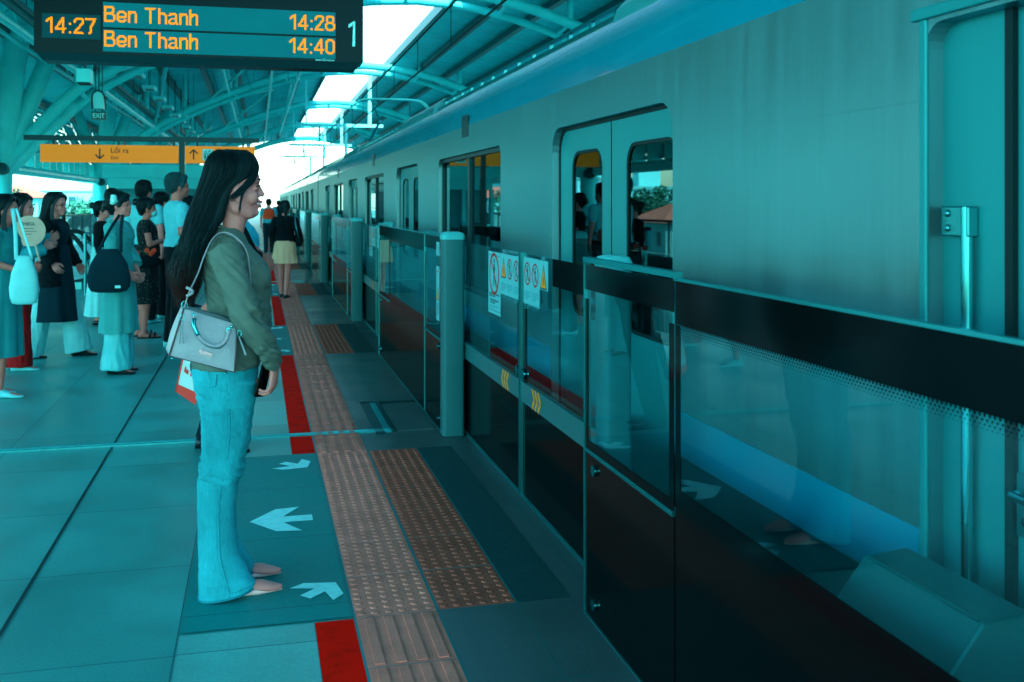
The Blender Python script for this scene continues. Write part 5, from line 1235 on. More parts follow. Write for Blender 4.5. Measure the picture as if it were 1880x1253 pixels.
# others further back
person('dark haired man in a pale shirt standing behind the floral dress', pt(264, 12.6), R(60), 1.78, male=True, topmat=c_shirt, loose=1.4, hem=.9, legs=.01, legmat=c_black, shoemat=s_white, wrsd=8, vox=.012)
person('woman in a black top with a hair bun behind the navy shoulder bag', pt(186, 12.5), R(-5), 1.52, topmat=c_black, sleeve='half', hem=.98, skirt=(1.02, .12, (.11, .15), (.20, .24), 9, .06), skirtmat=c_white, hair='bun', shoemat=s_black, wrsd=9, vox=.012)
person('person in a pale shirt with short dark hair behind the pinned up hair', pt(205, 14.2), R(-30), 1.70, male=True, topmat=c_white, loose=1.3, hem=.9, legmat=c_black, shoemat=s_black, wrsd=10, vox=.012, hy=-20)
person('person in all black with white shoes between the floral dress and the grey haired man', pt(297, 13.2), R(30), 1.64, topmat=c_black, sleeve='short', hem=.9, legs=.02, legmat=c_black, hair='updo', shoemat=s_white, wrsd=11, vox=.012)
person('woman with dark hair just visible to the right of the grey haired man', pt(347, 14.6), R(35), 1.60, topmat=c_lblue, hem=.92, legmat=c_navy, hair='bun', shoemat=s_black, wrsd=12, vox=.012)
# man behind the main woman, arms folded, holding a carrier bag
loc = pt(438, 6.15)
person('man in a light blue short sleeved shirt half hidden behind the woman in flared jeans', loc, R(-3), 1.66, male=True, skin=SKIN2, arms={'R': ((.08, -.215, 1.20), (.15, -.12, 1.14)), 'L': ((-.08, .23, 1.05), (-.17, .16, .86))}, topmat=c_lblue, sleeve='short', loose=1.2, hem=.92, legs=.01, legmat=c_black, hair='short', shoemat=s_black, wrsd=13, feet=((-.10, 0), (-.16, 0)))
# woman in black jacket and yellow skirt
loc = pt(523, 16.0)
o, T, J = person('woman in a black jacket and pleated yellow skirt walking away along the gates', loc, R(72), 1.535, arms={'R': ((-.03, -.235, 1.10), (.10, -.22, .94)), 'L': ((.0, .235, 1.08), (.12, .20, .92))}, topmat=c_black, sleeve='long', loose=2.0, hem=.80, skirt=(.95, .58, (.13, .165), (.19, .215), 12, .05), skirtmat=c_yel, hair='tail', shoemat=s_black, wrsd=14, feet=((-.12, .03), (.06, -.02)))
c = at(548, 445, 15.8); e = empty('small_bag', (c.x, c.y, c.z), 'small black bag on a pale strap beside the woman in yellow skirt', 'handbag'); MB().box(c.x - .04, c.x + .05, c.y - .06, c.y + .06, c.z - .07, c.z + .07).build('pouch', c_black, e, bevel=.02); MB().tube([c + Vector((0, -.05, .06)), at(543, 415, 15.75), at(540, 392, 15.85)], .009, 6).build('strap', M['steel'], e, smooth=180)
# staff member in an orange vest, far away
vest = cloth('vest_orange', (.85, .09, .03)); o, T, J = person('distant station worker in an orange safety vest beyond the black jacket', pt(493, 30), R(100), 1.62, male=True, topmat=c_lblue, sleeve='short', hem=.9, legmat=c_navy, shoemat=s_black, wrsd=15, vox=.014)
mb = MB(); mb.loft([ringz(0, 0, z, rx, ry, 20) for z, rx, ry in ((1.02, .125, .17), (1.15, .125, .17), (1.27, .125, .18), (1.33, .10, .14))]); mb.build('safety_vest', vest, o, smooth=60)
person('distant person in dark clothes standing far along the gates', pt(511, 44), R(80), 1.6, male=True, topmat=c_navy, sleeve='long', hem=.9, legmat=c_black, shoemat=s_black, wrsd=16, vox=.016)
# carrier bag held behind
def Q(px, py, d=6.0): return at(px, py, d)
e = empty('carrier_bag', tuple(Q(350, 745)), 'white paper carrier bag with red edges held behind the flared jeans', 'carrier bag')
whm = mat('paper_white', (.42, .85, .86), rough=.5); rdm = mat('paper_red', (.75, .04, .02), rough=.45)
a0, a1, b0_, b1_ = Q(336, 650), Q(392, 640), Q(321, 719), Q(358, 744)
b2_ = Q(376, 741); a2 = Q(404, 642); dv = Vector((.0, .14, 0))
mb = MB(); V_ = [b0_, b1_, a1, a0]; mb.add([p for p in V_] + [p + dv for p in V_], [(0, 1, 2, 3), (7, 6, 5, 4), (0, 4, 5, 1), (1, 5, 6, 2), (3, 7, 4, 0)]); mb.build('paper_body', whm, e)
mb = MB(); off = Vector((0, -.003, 0))
def stripe(p, q, t0, t1, w_): 
    pass
up = (a0 - b0_); up1 = (a1 - b1_)
mb.add([b0_ + off, b1_ + off, b1_ + up1 * .20 + off, b0_ + up * .20 + off], [(0, 1, 2, 3)]); rt = (b1_ - b0_)
mb.add([b0_ + off, b0_ + rt * .07 + off, a0 + (a1 - a0) * .05 + off, a0 + off], [(0, 1, 2, 3)])
mb.add([b1_ + off, b1_ + dv + Vector((.002, 0, .0)), b1_ + dv + up1 * .18, b1_ + up1 * .30 + off], [(0, 1, 2, 3)]); mb.build('red_edge', rdm, e, recalc=False)
mb = MB(); put_text(mb, 'la Prima', .030, b0_ + up * .60 + rt * .22 + off * 1.3, (b1_ - b0_).normalized(), up.normalized(), width=.15, bold=.0022); mb.build('red_lettering', rdm, e, recalc=False)
mb = MB(); cc = b0_ + up * .86 + rt * .55 + off * 1.2; un = Vector((1, 0, 0)); vn = Vector((0, 0, 1))
ro = [cc + un * .018 * math.cos(2 * math.pi * i / 20) + vn * .042 * math.sin(2 * math.pi * i / 20) for i in range(20)]; ri = [cc + un * .009 * math.cos(2 * math.pi * i / 20) + vn * .032 * math.sin(2 * math.pi * i / 20) for i in range(20)]
mb.add(ro + ri, [(i, (i + 1) % 20, (i + 1) % 20 + 20, i + 20) for i in range(20)]); mb.build('oval_logo', c_navy, e, recalc=False)
mb = MB(); hp = at(372, 562, 6.1); mb.tube([a0.lerp(a1, .35), hp - Vector((0, 0, .02)), a0.lerp(a1, .8)], .005, 6); mb.build('handle', whm, e, smooth=180)
# ------------------------------------------------------------------ the woman in front (measures taken in her own frame: x forward, y left, z up)
LOC = (-.095, 4.095, -.0315); SC = 1.021
def place(o, parent=None):
    if parent is None: o.location = LOC; o.scale = (SC, SC, SC)
    else: o.parent = parent
    WL[o.name] = Vector((0, 0, 0)); return o
def LX(px): return (px - 430) / 500
def LZ(py): return 1.5 - (py - 373) / 481
I3 = lambda p: p
body = MB()
TOR = [(.80, -.120, .070, .150), (.87, -.142, .088, .172), (.92, -.138, .105, .170), (.97, -.110, .125, .150), (1.03, -.086, .132, .132), (1.09, -.084, .132, .130), (1.15, -.092, .134, .138), (1.20, -.100, .134, .148), (1.235, -.104, .132, .150), (1.275, -.102, .112, .152), (1.31, -.096, .078, .158), (1.345, -.084, .048, .150), (1.375, -.066, .032, .10), (1.395, -.052, .026, .052)]
def tring(z, xb, xf, w, e=0, n=28, pf=2.2): return ringz((xb + xf) / 2, 0, z, (xf - xb) / 2 + e, w + e, n, pf)
body.loft([tring(*t, e=-.010) for t in TOR])
body.tube([(-.012, 0, 1.34), (.0, 0, 1.40), (.012, 0, 1.47)], [.050, .041, .048], 18)
# head from profile slices
HS = [(1.436, .058, .012, .020), (1.444, .078, -.002, .036), (1.456, .090, -.015, .045), (1.475, .091, -.035, .054), (1.495, .092, -.055, .061), (1.52, .094, -.072, .067), (1.545, .096, -.084, .071), (1.562, .096, -.089, .073), (1.585, .101, -.094, .076), (1.61, .096, -.095, .077), (1.635, .082, -.088, .071), (1.66, .050, -.070, .055), (1.675, .015, -.045, .03), (1.68, -.010, -.025, .010)]
rg = []
for z, xf, xb, w_ in HS:
    c, a = (xf + xb) / 2, (xf - xb) / 2
    rg.append([Vector((c + a * math.cos(t), w_ * math.sin(t) * (1 - .16 * max(0, math.cos(t))), z)) for t in [2 * math.pi * k / 36 for k in range(36)]])
body.loft(rg)
body.cap((.090, 0, 1.572), (.105, 0, 1.542), .0065, .009, 10); body.ell((.108, 0, 1.533), .0105, .0105, .0095, 12, 8)
for s in (1, -1):
    body.ell((.099, s * .0115, 1.529), .010, .0075, .008, 10, 7); body.ell((.066, s * .040, 1.520), .030, .024, .028, 14, 9)
    body.ell((.086, s * .030, 1.583), .014, .022, .007, 12, 7); body.ell((.086, s * .030, 1.556), .010, .018, .008, 10, 6)
    # ear with rim
    body.ell((.016, s * .075, 1.530), .016, .007, .027, 12, 9); body.tube([Vector((.018 + .015 * math.cos(a), s * .081, 1.533 + .025 * math.sin(a))) for a in [R(x) for x in range(-60, 241, 30)]], .0036, 6); body.ell((.020, s * .079, 1.505), .008, .005, .009, 8, 6)
body.ell((.092, 0, 1.506), .012, .021, .007, 12, 7); body.ell((.089, 0, 1.486), .0115, .019, .0075, 12, 7); body.ell((.078, 0, 1.462), .019, .024, .016, 14, 8); body.ell((.055, 0, 1.450), .03, .03, .012, 12, 7)
body.cap((.012, -.045, 1.478), (.060, -.030, 1.458), .022, .018); body.cap((.012, .045, 1.478), (.060, .030, 1.458), .022, .018)
ARM = {'R': [(-.025, -.150, 1.325), (-.005, -.195, 1.245), (.030, -.232, 1.155), (.060, -.243, 1.075), (.103, -.225, 1.005), (.140, -.185, .935), (.152, -.160, .895)],
       'L': [(-.025, .150, 1.325), (-.005, .195, 1.245), (.015, .225, 1.155), (.035, .235, 1.085), (.085, .190, 1.010), (.125, .080, .935), (.135, .000, .895)]}
for s in 'RL': body.tube(crom(ARM[s], 3), [interp([(0, .044), (.5, .036), (.62, .035), (1, .021)], i / 18) for i in range(19)], 12)
LEGS = {}
for s, sy in (('R', -1), ('L', 1)):
    y = sy * .088; L_ = [(-.030, y, .86), (-.022, y, .66), (-.038, y, .50), (-.048, y, .36), (-.030, y, .20), (.005, y, .105)]
    body.tube(crom(L_, 3), [interp([(0, .078), (.4, .058), (.55, .048), (.7, .046), (.9, .032), (1, .028)], i / 15) for i in range(16)], 14); LEGS[s] = L_
    shoe(body, (.012, y, .040), 0, L=.228, w=.036, low=True)
bodym = remesh(body, .0045, 3)
# hands: the near one wraps the phone, the far one meets it
hand(bodym, (.152, -.158, .898), (-.06, .10, -1), (-1, .35, 0), .62, .98, side=-1)
hand(bodym, (.137, .000, .893), (-.25, -.52, -.8), (-1, -.2, .1), .62, .95, side=1)
bodym.cm = 1
for s in (1, -1):
    bodym.ell((.0885, s * .030, 1.5615), .0065, .0125, .0042, 10, 6)
    bodym.tube([Vector((.0985, s * .016, 1.563)), Vector((.099, s * .028, 1.5665)), Vector((.089, s * .046, 1.561))], .0019, 5)
    bodym.tube([Vector((.099, s * .028, 1.5655)), Vector((.106, s * .034, 1.567))], .0012, 4)
    bodym.tube([Vector((.1005, s * .012, 1.586)), Vector((.1005, s * .028, 1.591)), Vector((.088, s * .050, 1.587))], [.0026, .0032, .0014], 6)
    bodym.ell((.1085, s * .008, 1.5245), .004, .003, .0022, 8, 5)
bodym.cm = 2
bodym.tube([(.082, -.028, 1.501), (.0995, -.010, 1.5045), (.1045, 0, 1.5035), (.0995, .010, 1.5045), (.082, .028, 1.501)], [.0015, .0048, .0052, .0048, .0015], 7)
bodym.tube([(.082, -.027, 1.499), (.096, -.011, 1.488), (.1005, 0, 1.486), (.096, .011, 1.488), (.082, .027, 1.499)], [.0015, .0050, .0060, .0050, .0015], 7)
bodym.cm = 3; bodym.tube([(.084, -.022, 1.4985), (.098, -.008, 1.4958), (.1005, 0, 1.495), (.098, .008, 1.4958), (.084, .022, 1.4985)], .0040, 6); bodym.cm = 0
skinM = mat('skin_face', (.66, .27, .24), rough=.48, var=.07, scale=22, spec=.4, bump=.05, bscale=400)
wo = place(bodym.build('person', [skinM, EYE, LIP, TEETH], None, smooth=180, recalc=False))
tag(wo, 'woman in a green long sleeved top and flared light jeans facing the train', 'person', 'passengers waiting on the platform')
# top
topM = mat('cloth_green_jersey', (.100, .180, .150), rough=.8, var=.14, scale=9, bump=.2, bscale=500, spec=.2)
mb = MB()
SH = [(.885, -.142, .100, .176)] + [t for t in TOR if t[0] > .9]
mb.loft([tring(*t, e=.008 if t[0] < 1.36 else .012, n=32) for t in SH[:-1]] + [tring(1.405, -.052, .020, .056, n=32)])
for s, sy in (('R', -1), ('L', 1)):
    mb.ell((.083, sy * .068, 1.215), .058, .066, .060, 18, 12)
    P = crom(ARM[s], 4); mb.tube(P, [interp([(0, .060), (.2, .056), (.5, .050), (.62, .047), (.85, .032), (1, .027)], i / (len(P) - 1)) for i in range(len(P))], 18)
def wr_top(c, n):
    w1 = noise.noise(Vector((c.x * 10, c.y * 8, (c.z + c.x * .9) * 26))); w2 = noise.noise(Vector((c.x * 26 + 5, c.y * 20, (c.z - c.x * .4) * 40)))
    # tension folds near the elbow, cuff, armpit and waist
    k = .0022
    for (p, r_) in (((.06, -.24, 1.085), .06), ((.13, -.19, .95), .07), ((-.01, -.15, 1.25), .08), ((.02, 0, .92), .13), ((.03, -.1, 1.08), .09)):
        k += .0120 * math.exp(-((c - Vector(p)).length / r_) ** 2)
    cuff = 0
    if abs(c.y) > .05 and c.z < .99 and c.x > .1: cuff = .0022 * math.sin(c.z * 330 + c.x * 120)
    return k * ((1 - abs(w1) * 3.0) * .9 + w2 * .7) + cuff
shb = remesh(mb, .005, 3, wr_top).build('shirt', topM, None, smooth=180, recalc=False); place(shb, wo)
# collar band
mb = MB(); ck = [Vector((-.018 + .050 * math.cos(a), .058 * math.sin(a), 1.402 - .016 * math.cos(a))) for a in [2 * math.pi * i / 32 for i in range(33)]]
mb.tube(ck, .0038, 6, cap=False); place(mb.build('collar', topM, None, smooth=180), wo)
# jeans
def denim(name='denim'):
    m = mat(name, (.06, .48, .58), rough=.85, var=.50, scale=4.5, bump=.6, bscale=420, spec=.15, stretch=(1, 1, .45)); n = m.node_tree.nodes; l = m.node_tree.links; b = n['Principled BSDF']
    tc = n.new('ShaderNodeTexCoord'); w1 = n.new('ShaderNodeTexNoise'); w1.inputs['Scale'].default_value = 260; mp = n.new('ShaderNodeMapping'); mp.inputs['Scale'].default_value = (1, 1, .12); l.new(tc.outputs['Object'], mp.inputs[0]); l.new(mp.outputs[0], w1.inputs['Vector'])
    mr = n.new('ShaderNodeMapRange'); mr.inputs[3].default_value = .72; mr.inputs[4].default_value = 1.25; l.new(w1.outputs[0], mr.inputs[0])
    src = b.inputs['Base Color'].links[0].from_socket; mx = n.new('ShaderNodeMix'); mx.data_type = 'RGBA'; mx.blend_type = 'MULTIPLY'; mx.inputs[0].default_value = 1; l.new(src, mx.inputs[6]); l.new(mr.outputs[0], mx.inputs[7]); l.new(mx.outputs[2], b.inputs['Base Color']); return m
denimM = denim()
mb = MB()
mb.loft([tring(*t, e=.004, n=32) for t in ((.76, -.118, .076, .168), (.80, -.134, .084, .172), (.85, -.146, .088, .176), (.90, -.142, .094, .174), (.935, -.128, .098, .160))])
JL = [(.84, -.140, .084, .088), (.76, -.122, .080, .086), (.70, -.112, .074, .084), (.62, -.110, .066, .078), (.56, -.110, .050, .070), (.50, -.118, .036, .066), (.44, -.124, .020, .066), (.38, -.126, .012, .066), (.32, -.125, .012, .068), (.25, -.124, .014, .071), (.19, -.122, .022, .074), (.14, -.121, .048, .078), (.10, -.122, .070, .082), (.070, -.122, .082, .084), (.048, -.121, .080, .085)]
for sy in (-1, 1): mb.loft([ringz((xb + xf) / 2 - (0 if sy < 0 else .004), sy * .088, z, (xf - xb) / 2, w, 28, 2.2, tilt=(.015 if z < .08 else 0)) for z, xb, xf, w in JL])
def wr_jean(c, n):
    k = .0012
    for (z, a_) in ((.50, .0085), (.79, .0045), (.10, .0022), (.62, .0022)): k += a_ * math.exp(-((c.z - z) / .055) ** 2)
    w1 = noise.noise(Vector((c.x * 9 + 3, c.y * 9, (c.z + c.x * .35) * 34)))
    return k * (1 - abs(w1) * 3.2) + .0018 * noise.noise(Vector((c.x * 14, c.y * 14, c.z * 3)))
jn = place(remesh(mb, .005, 3, wr_jean).build('jeans', denimM, None, smooth=180, recalc=False), wo)
seamM = mat('denim_seam', (.02, .25, .33), rough=.9); stM = mat('denim_stitch', (.02, .42, .52), rough=.9)
mb = MB(); ms = MB()
sp = []
for z, xb, xf, w in JL: sp.append(Vector(((xb + xf) / 2 + .012, -.088 - w - .0006, z)))
mb.tube(crom(sp, 3), .0018, 5); ms.tube([p + Vector((-.012, -.0010, 0)) for p in crom(sp, 3)], .0010, 4)
for dz, rr in ((0, .0040), (.020, .0016)):
    for sy in (-1, 1):
        z, xb, xf, w = JL[-1]; xb += .0; rg = ringz((xb + xf) / 2, sy * .088, z + dz + .002, (xf - xb) / 2 + .001, w + .001, 28, 2.2, tilt=.015); (mb if dz == 0 else ms).tube(rg + rg[:1], rr, 5, cap=False)
def on_jean(px, py):
    """point on the near hip surface seen at this spot"""
    x, z = LX(px), LZ(py); a = (z - .76) / .17; xb, xf, w = -.142, .092, .180
    q = (x - (xb + xf) / 2) / ((xf - xb) / 2); q = max(-.97, min(.97, q)); return Vector((x, -w * (1 - abs(q) ** 2.2) ** (1 / 2.2) - .0035, z))
pk = [(361, 660), (363, 686), (376, 700), (401, 694), (405, 668)]
pl = []
for (a, b) in zip(pk, pk[1:]):
    for i in range(5): pl.append(on_jean(a[0] + (b[0] - a[0]) * i / 5, a[1] + (b[1] - a[1]) * i / 5))
mb.tube(pl, .0019, 5)
for q in (((369, 677), (376, 665)), ((376, 665), (384, 672)), ((386, 666), (394, 686)), ((369, 677), (372, 682))): ms.tube([on_jean(q[0][0] + (q[1][0] - q[0][0]) * i / 3, q[0][1] + (q[1][1] - q[0][1]) * i / 3) for i in range(4)], .0016, 4)
fp = [(452, 616), (455, 640), (466, 643), (482, 642)]
mb.tube([on_jean(*p) + Vector((0, -.002, 0)) for p in fp], .002, 5)
place(mb.build('seam', seamM, None, smooth=180), jn); place(ms.build('stitching', stM, None, smooth=180), jn)
# shoes
blush = mat('shoe_blush', (.86, .66, .64), rough=.35, var=.04, spec=.5)
for sy in (-1, 1):
    mb = MB(); rings = []
    for (x, w, top, b0__) in ((-.052, .004, .062, .012), (-.046, .022, .066, .004), (-.02, .031, .062, 0), (.01, .033, .045, 0), (.04, .036, .038, 0), (.08, .037, .034, 0), (.11, .028, .028, .002), (.14, .016, .021, .004), (.165, .006, .014, .006), (.174, .001, .011, .008)):
        rings.append([Vector((.008 + x, sy * .088 + w * math.cos(a), .031 + b0__ + (top - b0__) * (.5 + .5 * math.sin(a)))) for a in [2 * math.pi * k / 18 for k in range(18)]])
    mb.loft(rings); place(mb.build('shoe', blush, None, smooth=180), wo)
# hair
HSL = [(1.703, .022, -.040, .012), (1.694, .055, -.062, .048), (1.680, .072, -.076, .068), (1.655, .086, -.090, .082), (1.628, .090, -.097, .088), (1.600, .078, -.104, .091), (1.585, .060, -.109, .092), (1.560, .030, -.117, .094), (1.53, .004, -.127, .096), (1.49, -.010, -.142, .100), (1.444, -.026, -.160, .106), (1.369, -.074, -.178, .122), (1.31, -.100, -.200, .124), (1.261, -.110, -.220, .122), (1.21, -.114, -.216, .114), (1.174, -.118, -.204, .100), (1.145, -.135, -.19, .06)]
mb = hair_volume([(z, f - .004, b + .005, max(.004, w_ - .006)) for z, f, b, w_ in HSL], I3, 40)
hv = remesh(mb, .006, 2, lambda c, n: .007 * noise.noise(Vector((c.x * 30, c.y * 75, c.z * 6))))
n0 = len(hv.f)
st = hair_slices(HSL, I3, 1500, (1.12, 1.24), .013, 77, r=.0014, jit=.004, phi0=38, wz=1.47, segs=34); hv.add(st.v, st.f)
st = hair_slices(HSL, I3, 420, (1.09, 1.19), .020, 78, r=.0010, jit=.014, phi0=80, wz=1.40, segs=30); hv.add(st.v, st.f)
hv.cm = 1; st = hair_slices(HSL, I3, 320, (1.12, 1.26), .013, 81, r=.0013, jit=.0065, phi0=45, wz=1.47, segs=34); hv.add(st.v, st.f); hv.cm = 0
rnd = random.Random(9)
for sy in (-1, 1):
    for i in range(90):      # fringe swept from the parting down past the temple
        q = i / 90; j = rnd.uniform(-.004, .004); e = rnd.uniform(0, 1)
        a = Vector((.050 - .03 * q, sy * .006, 1.701)); b = Vector((.082 - .012 * q, sy * (.020 + .025 * q), 1.676 - .004 * q)); c = Vector((.094 - .020 * q + j, sy * (.046 + .026 * q), 1.632 - .012 * q)); d = Vector((.078 - .030 * q + j, sy * (.070 + .014 * q), 1.580)); f = Vector((.046 - .032 * q + j, sy * (.083 + .010 * q), 1.548 - .01 * e))
        pts = [a, b, c, d, f]
        if q < .30: pts += [Vector((.034 - .02 * q, sy * .086, 1.51)), Vector((.026 + j * 1.5, sy * .083, 1.475 - .02 * e))]
        else: pts += [Vector((.010 - .03 * q, sy * .097, 1.52 - .015 * e))]
        P = crom(pts, 5); hv.tube(P, [.0016 * (1 if k < len(P) * .7 else max(.25, (len(P) - k) / (len(P) * .3))) for k in range(len(P))], 4, cap=False)
for i in range(90):         # lock lying over the far shoulder and chest
    t = rnd.uniform(-1, 1); j = rnd.uniform(-.01, .01)
    P = crom([Vector((-.01, .098, 1.52)), Vector((.008 + .012 * t, .098, 1.45)), Vector((.035 + .020 * t, .085 + j, 1.385)), Vector((.065 + .020 * t, .080 + j, 1.32)), Vector((.082 + .018 * t + j, .082, 1.27 + .03 * t)), Vector((.070 + .03 * t, .088, 1.235 + .04 * j))], 5)
    hv.tube(P, [.0026] * (len(P) - 4) + [.0022, .0016, .001, .0005], 4, cap=False)
hm = mat('hair_long_black', (.0022, .0065, .008), rough=.42, spec=.28, var=.4, scale=20, stretch=(3, 3, .3), bump=.25, bscale=120)
# tips fade to brown
nn = hm.node_tree.nodes; ll = hm.node_tree.links; bb = nn['Principled BSDF']; tc = nn.new('ShaderNodeTexCoord'); sx = nn.new('ShaderNodeSeparateXYZ'); ll.new(tc.outputs['Object'], sx.inputs[0])
mr = nn.new('ShaderNodeMapRange'); mr.inputs[1].default_value = 1.15; mr.inputs[2].default_value = 1.30; mr.inputs[3].default_value = 1; mr.inputs[4].default_value = 0; ll.new(sx.outputs[2], mr.inputs[0])
mx = nn.new('ShaderNodeMix'); mx.data_type = 'RGBA'; src = bb.inputs['Base Color'].links[0].from_socket; ll.new(src, mx.inputs[6]); mx.inputs[7].default_value = (.045, .010, .007, 1); ll.new(mr.outputs[0], mx.inputs[0]); ll.new(mx.outputs[2], bb.inputs['Base Color'])
hm2 = mat('hair_sheen', (.016, .024, .026), rough=.3, spec=.5)
place(hv.build('hair', [hm, hm2], None, smooth=180, recalc=False), wo)
# ------------------------------------------------------------------ phone, handbag
def WV(p): return Vector(LOC) + Vector(p) * SC
e = empty('mobile_phone', tuple(WV((.12, -.10, .84))), 'black mobile phone held in the hands of the woman in the green top', 'phone')
c = WV((.112, -.128, .845)); mb = MB(); mb.prism(rrect(-.034, .034, -.070, .070, .010, 4), 'y', -.004, .004)
rot = Matrix.Rotation(R(14), 3, 'Y') @ Matrix.Rotation(R(58), 3, 'Z')
mb.v = [tuple(c + rot @ Vector(v)) for v in mb.v]; ph = mb.build('case', M['black'], e, bevel=.0015)
mb = MB(); 
for dz in (.058, .040): mb.ell((.020, -.005, dz), .008, .002, .008, 10, 6)
mb.v = [tuple(c + rot @ Vector(v)) for v in mb.v]; mb.build('lens', M['steel_b'], e, smooth=60)
bagM = mat('bag_leather', (.34, .42, .47), rough=.42, var=.05, scale=9, bump=.35, bscale=45, spec=.5); bagT = mat('bag_trim', (.10, .17, .20), rough=.5); brown = mat('zip_brown', (.10, .08, .085), rough=.5)
e = empty('handbag', tuple(WV((-.09, -.21, .90))), 'pale leather handbag with curved handle hanging by the woman in the green top', 'handbag')
fy = -.262
def B(px, py, y=fy): return WV(((px - 430) / 522, y, 1.5 - (py - 373) / 502))
TL, TR, BR, BL = B(345, 561, -.235), B(441, 592, -.235), B(436, 677), B(320, 643)
TLb, TRb, BRb, BLb = [p + Vector((0, .0, 0)) for p in (B(338, 559, -.155), B(438, 589, -.155), B(430, 675, -.13), B(308, 640, -.13))]
def quadgrid(a, b, c_, d, nu, nv, bulge, dirv):
    vs = []
    for i in range(nv + 1):
        for j in range(nu + 1):
            u_, v_ = j / nu, i / nv; p = (a.lerp(b, u_)).lerp(d.lerp(c_, u_), v_); bl = (math.sin(math.pi * u_) * math.sin(math.pi * v_)) ** .6 if 0 < u_ < 1 and 0 < v_ < 1 else 0
            p = p + Vector(dirv) * (bulge * bl + .0025 * noise.noise(p * 22) * bl); vs.append(p)
    fs = [(i * (nu + 1) + j, i * (nu + 1) + j + 1, (i + 1) * (nu + 1) + j + 1, (i + 1) * (nu + 1) + j) for i in range(nv) for j in range(nu)]
    return vs, fs
mb = MB()
for q in ((TL, TR, BR, BL, .012, (0, -1, 0)), (TRb, TLb, BLb, BRb, .012, (0, 1, 0)), (TR, TRb, BRb, BR, -.006, (1, 0, .2)), (TLb, TL, BL, BLb, .010, (-1, 0, .2)), (TLb, TRb, TR, TL, .004, (0, 0, 1)), (BL, BR, BRb, BLb, .003, (0, 0, -1))): mb.add(*quadgrid(*q[:4], 18, 14, q[4], q[5]))
bg_ = mb.build('body', bagM, e, smooth=40)
off = Vector((0, -.004, 0))
mb = MB(); mb.tube([BL + off, BL.lerp(BR, .5) + off * 1.2, BR + off], .0016, 5); mb.tube([TL + off * .4, TL.lerp(BL, .5) + off, BL + off], .0034, 6); mb.tube([TR + off * .4, TR.lerp(BR, .5) + off, BR + off], .0034, 6); mb.build('piping', brown, bg_, smooth=180)
mb = MB(); mb.tube([TL + off * .5, TL.lerp(TR, .5) + off, TR + off * .5], .0018, 5); mb.tube([TLb, TLb.lerp(TRb, .5), TRb], .003, 5); mb.build('zip', bagT, bg_, smooth=180)
H = crom([B(365, 573, -.262), B(364, 588, -.285), B(372, 607, -.290), B(387, 622, -.290), B(406, 627, -.288), B(420, 618, -.285), B(427, 601, -.270)], 5)
mb = MB(); mb.tube(H, .0068, 8); hd = mb.build('handle', bagM, e, smooth=180); mb = MB(); mb.tube(H[2:11], .0078, 8); mb.build('metal_sleeve', M['steel_b'], hd, smooth=180)
mb = MB(); mb.tube([p + Vector((0, .002, -.006)) for p in H[10:]], .0045, 6); mb.build('handle_underside', bagT, hd, smooth=180)
mb = MB()
for (px, py) in ((365, 574), (362, 571), (425, 601), (431, 595)): mb.ell(B(px, py, -.262), .006, .005, .006, 10, 6)
mb.box(*[v for pr in zip(B(362, 581, -.268), B(368, 571, -.258)) for v in pr]); mb.box(*[v for pr in zip(B(421, 606, -.268), B(428, 596, -.258)) for v in pr])
mb.build('fitting', M['steel_b'], e, smooth=50)
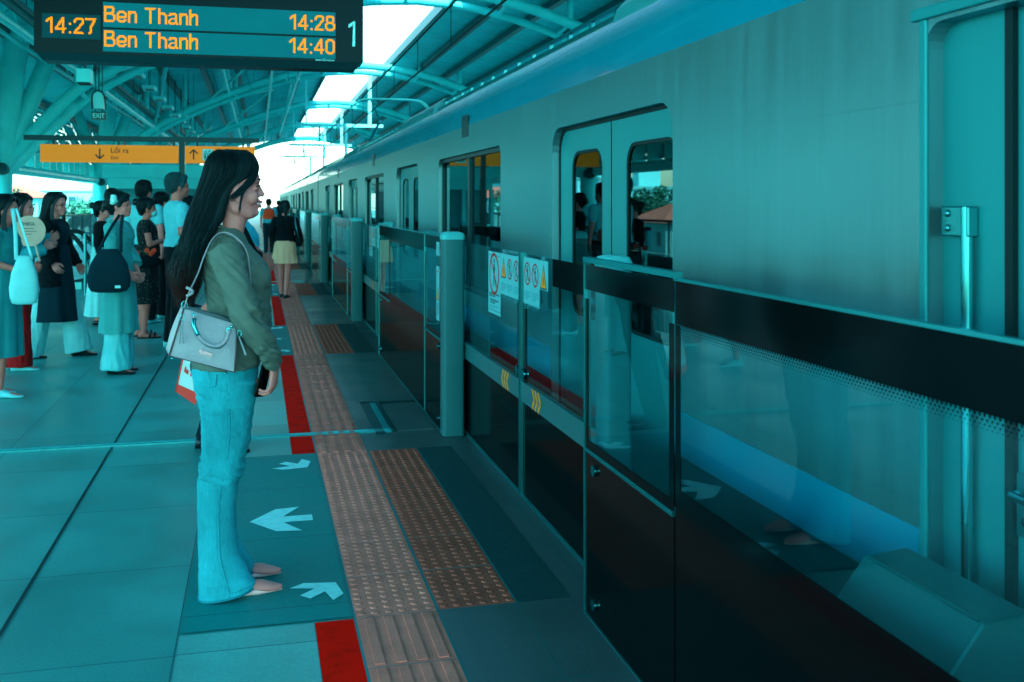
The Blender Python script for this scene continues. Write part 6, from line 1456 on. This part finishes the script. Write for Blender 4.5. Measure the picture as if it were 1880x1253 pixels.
def tassel(a, b, y, w_=.011):
    mb = MB(); p, q = B(*a, y), B(*b, y); d = (q - p).normalized(); n_ = Vector((-d.z, 0, d.x)) * w_ / 2
    mb.add([p + n_ * .6, p - n_ * .6, q - n_, q + n_] + [v + Vector((0, .004, 0)) for v in (p + n_ * .6, p - n_ * .6, q - n_, q + n_)], [(0, 1, 2, 3), (7, 6, 5, 4), (0, 4, 5, 1), (1, 5, 6, 2), (2, 6, 7, 3), (3, 7, 4, 0)]); t_ = mb.build('zip_pull', bagM, e)
    m2 = MB(); r0 = B(a[0] + 1, a[1] - 6, y); m2.tube([r0 + Vector((.007 * math.cos(t), 0, .012 * math.sin(t))) for t in [2 * math.pi * i / 14 for i in range(15)]], .0014, 5, cap=False); m2.build('ring', M['steel_b'], t_, smooth=180)
    m3 = MB(); m3.tube([p + n_ * .5 + off * .3, q + n_ + off * .3, q - n_ + off * .3, p - n_ * .5 + off * .3], .0008, 4); m3.build('edge', bagT, t_)
tassel((343, 582), (342, 621), -.280); tassel((444, 612), (456, 645), -.285, .008)
mb = MB(); lu = (BR - BL).normalized(); lv = (TL.lerp(TR, .5) - BL.lerp(BR, .5)).normalized(); lv = (lv - lu * lv.dot(lu)).normalized()
put_text(mb, 'Parisinty', .0125, B(371, 638, -.279), lu, lv, width=.050, bold=.0006); 
for i_ in range(len(mb.v)):
    v_ = Vector(mb.v[i_]); mb.v[i_] = tuple(v_ + lu * ((v_ - B(371, 638, -.279)).dot(lv) * .3))
a_, b_ = B(372, 641, -.279), B(396, 648, -.279); mb.quad(a_, b_, b_ + lv * .0012, a_ + lv * .0012)
mb.build('metal_lettering', mat('letter_copper', (.30, .22, .22), rough=.3, metal=.8), e, recalc=False)
mb = MB()
for (px, py) in ((325, 650), (419, 680)): mb.ell(B(px, py, -.235), .008, .008, .005, 10, 6)
mb.build('foot_stud', M['steel_b'], e, smooth=60)
SP = crom([B(345, 562, -.215), B(353, 535, -.205), (WV((-.118, -.165, 1.245))), WV((-.098, -.160, 1.305)), WV((-.070, -.140, 1.365)), WV((-.035, -.125, 1.388)), WV((.010, -.128, 1.372)), WV((.048, -.138, 1.325)), WV((.060, -.150, 1.26)), WV((.062, -.165, 1.16)), B(437, 590, -.19)], 5)
mb = MB(); mb.tube(SP, .0135, 8, flat=.22, up=(0, 1, 0)); 
sb_ = mb.build('shoulder_strap', bagM, e, smooth=180); 
kn = B(354, 533, -.210); mb = MB(); mb.tube([kn + Vector((.012 * math.cos(t * 2), -.006, .016 * math.sin(t))) for t in [i * .5 for i in range(14)]], .0055, 7); mb.build('knot', bagM, sb_, smooth=180)
mb = MB(); r0 = B(345, 557, -.213); mb.tube([r0 + Vector((.010 * math.cos(t), 0, .015 * math.sin(t))) for t in [2 * math.pi * i / 14 for i in range(15)]], .002, 6, cap=False); mb.build('ring', M['steel_b'], sb_, smooth=180)
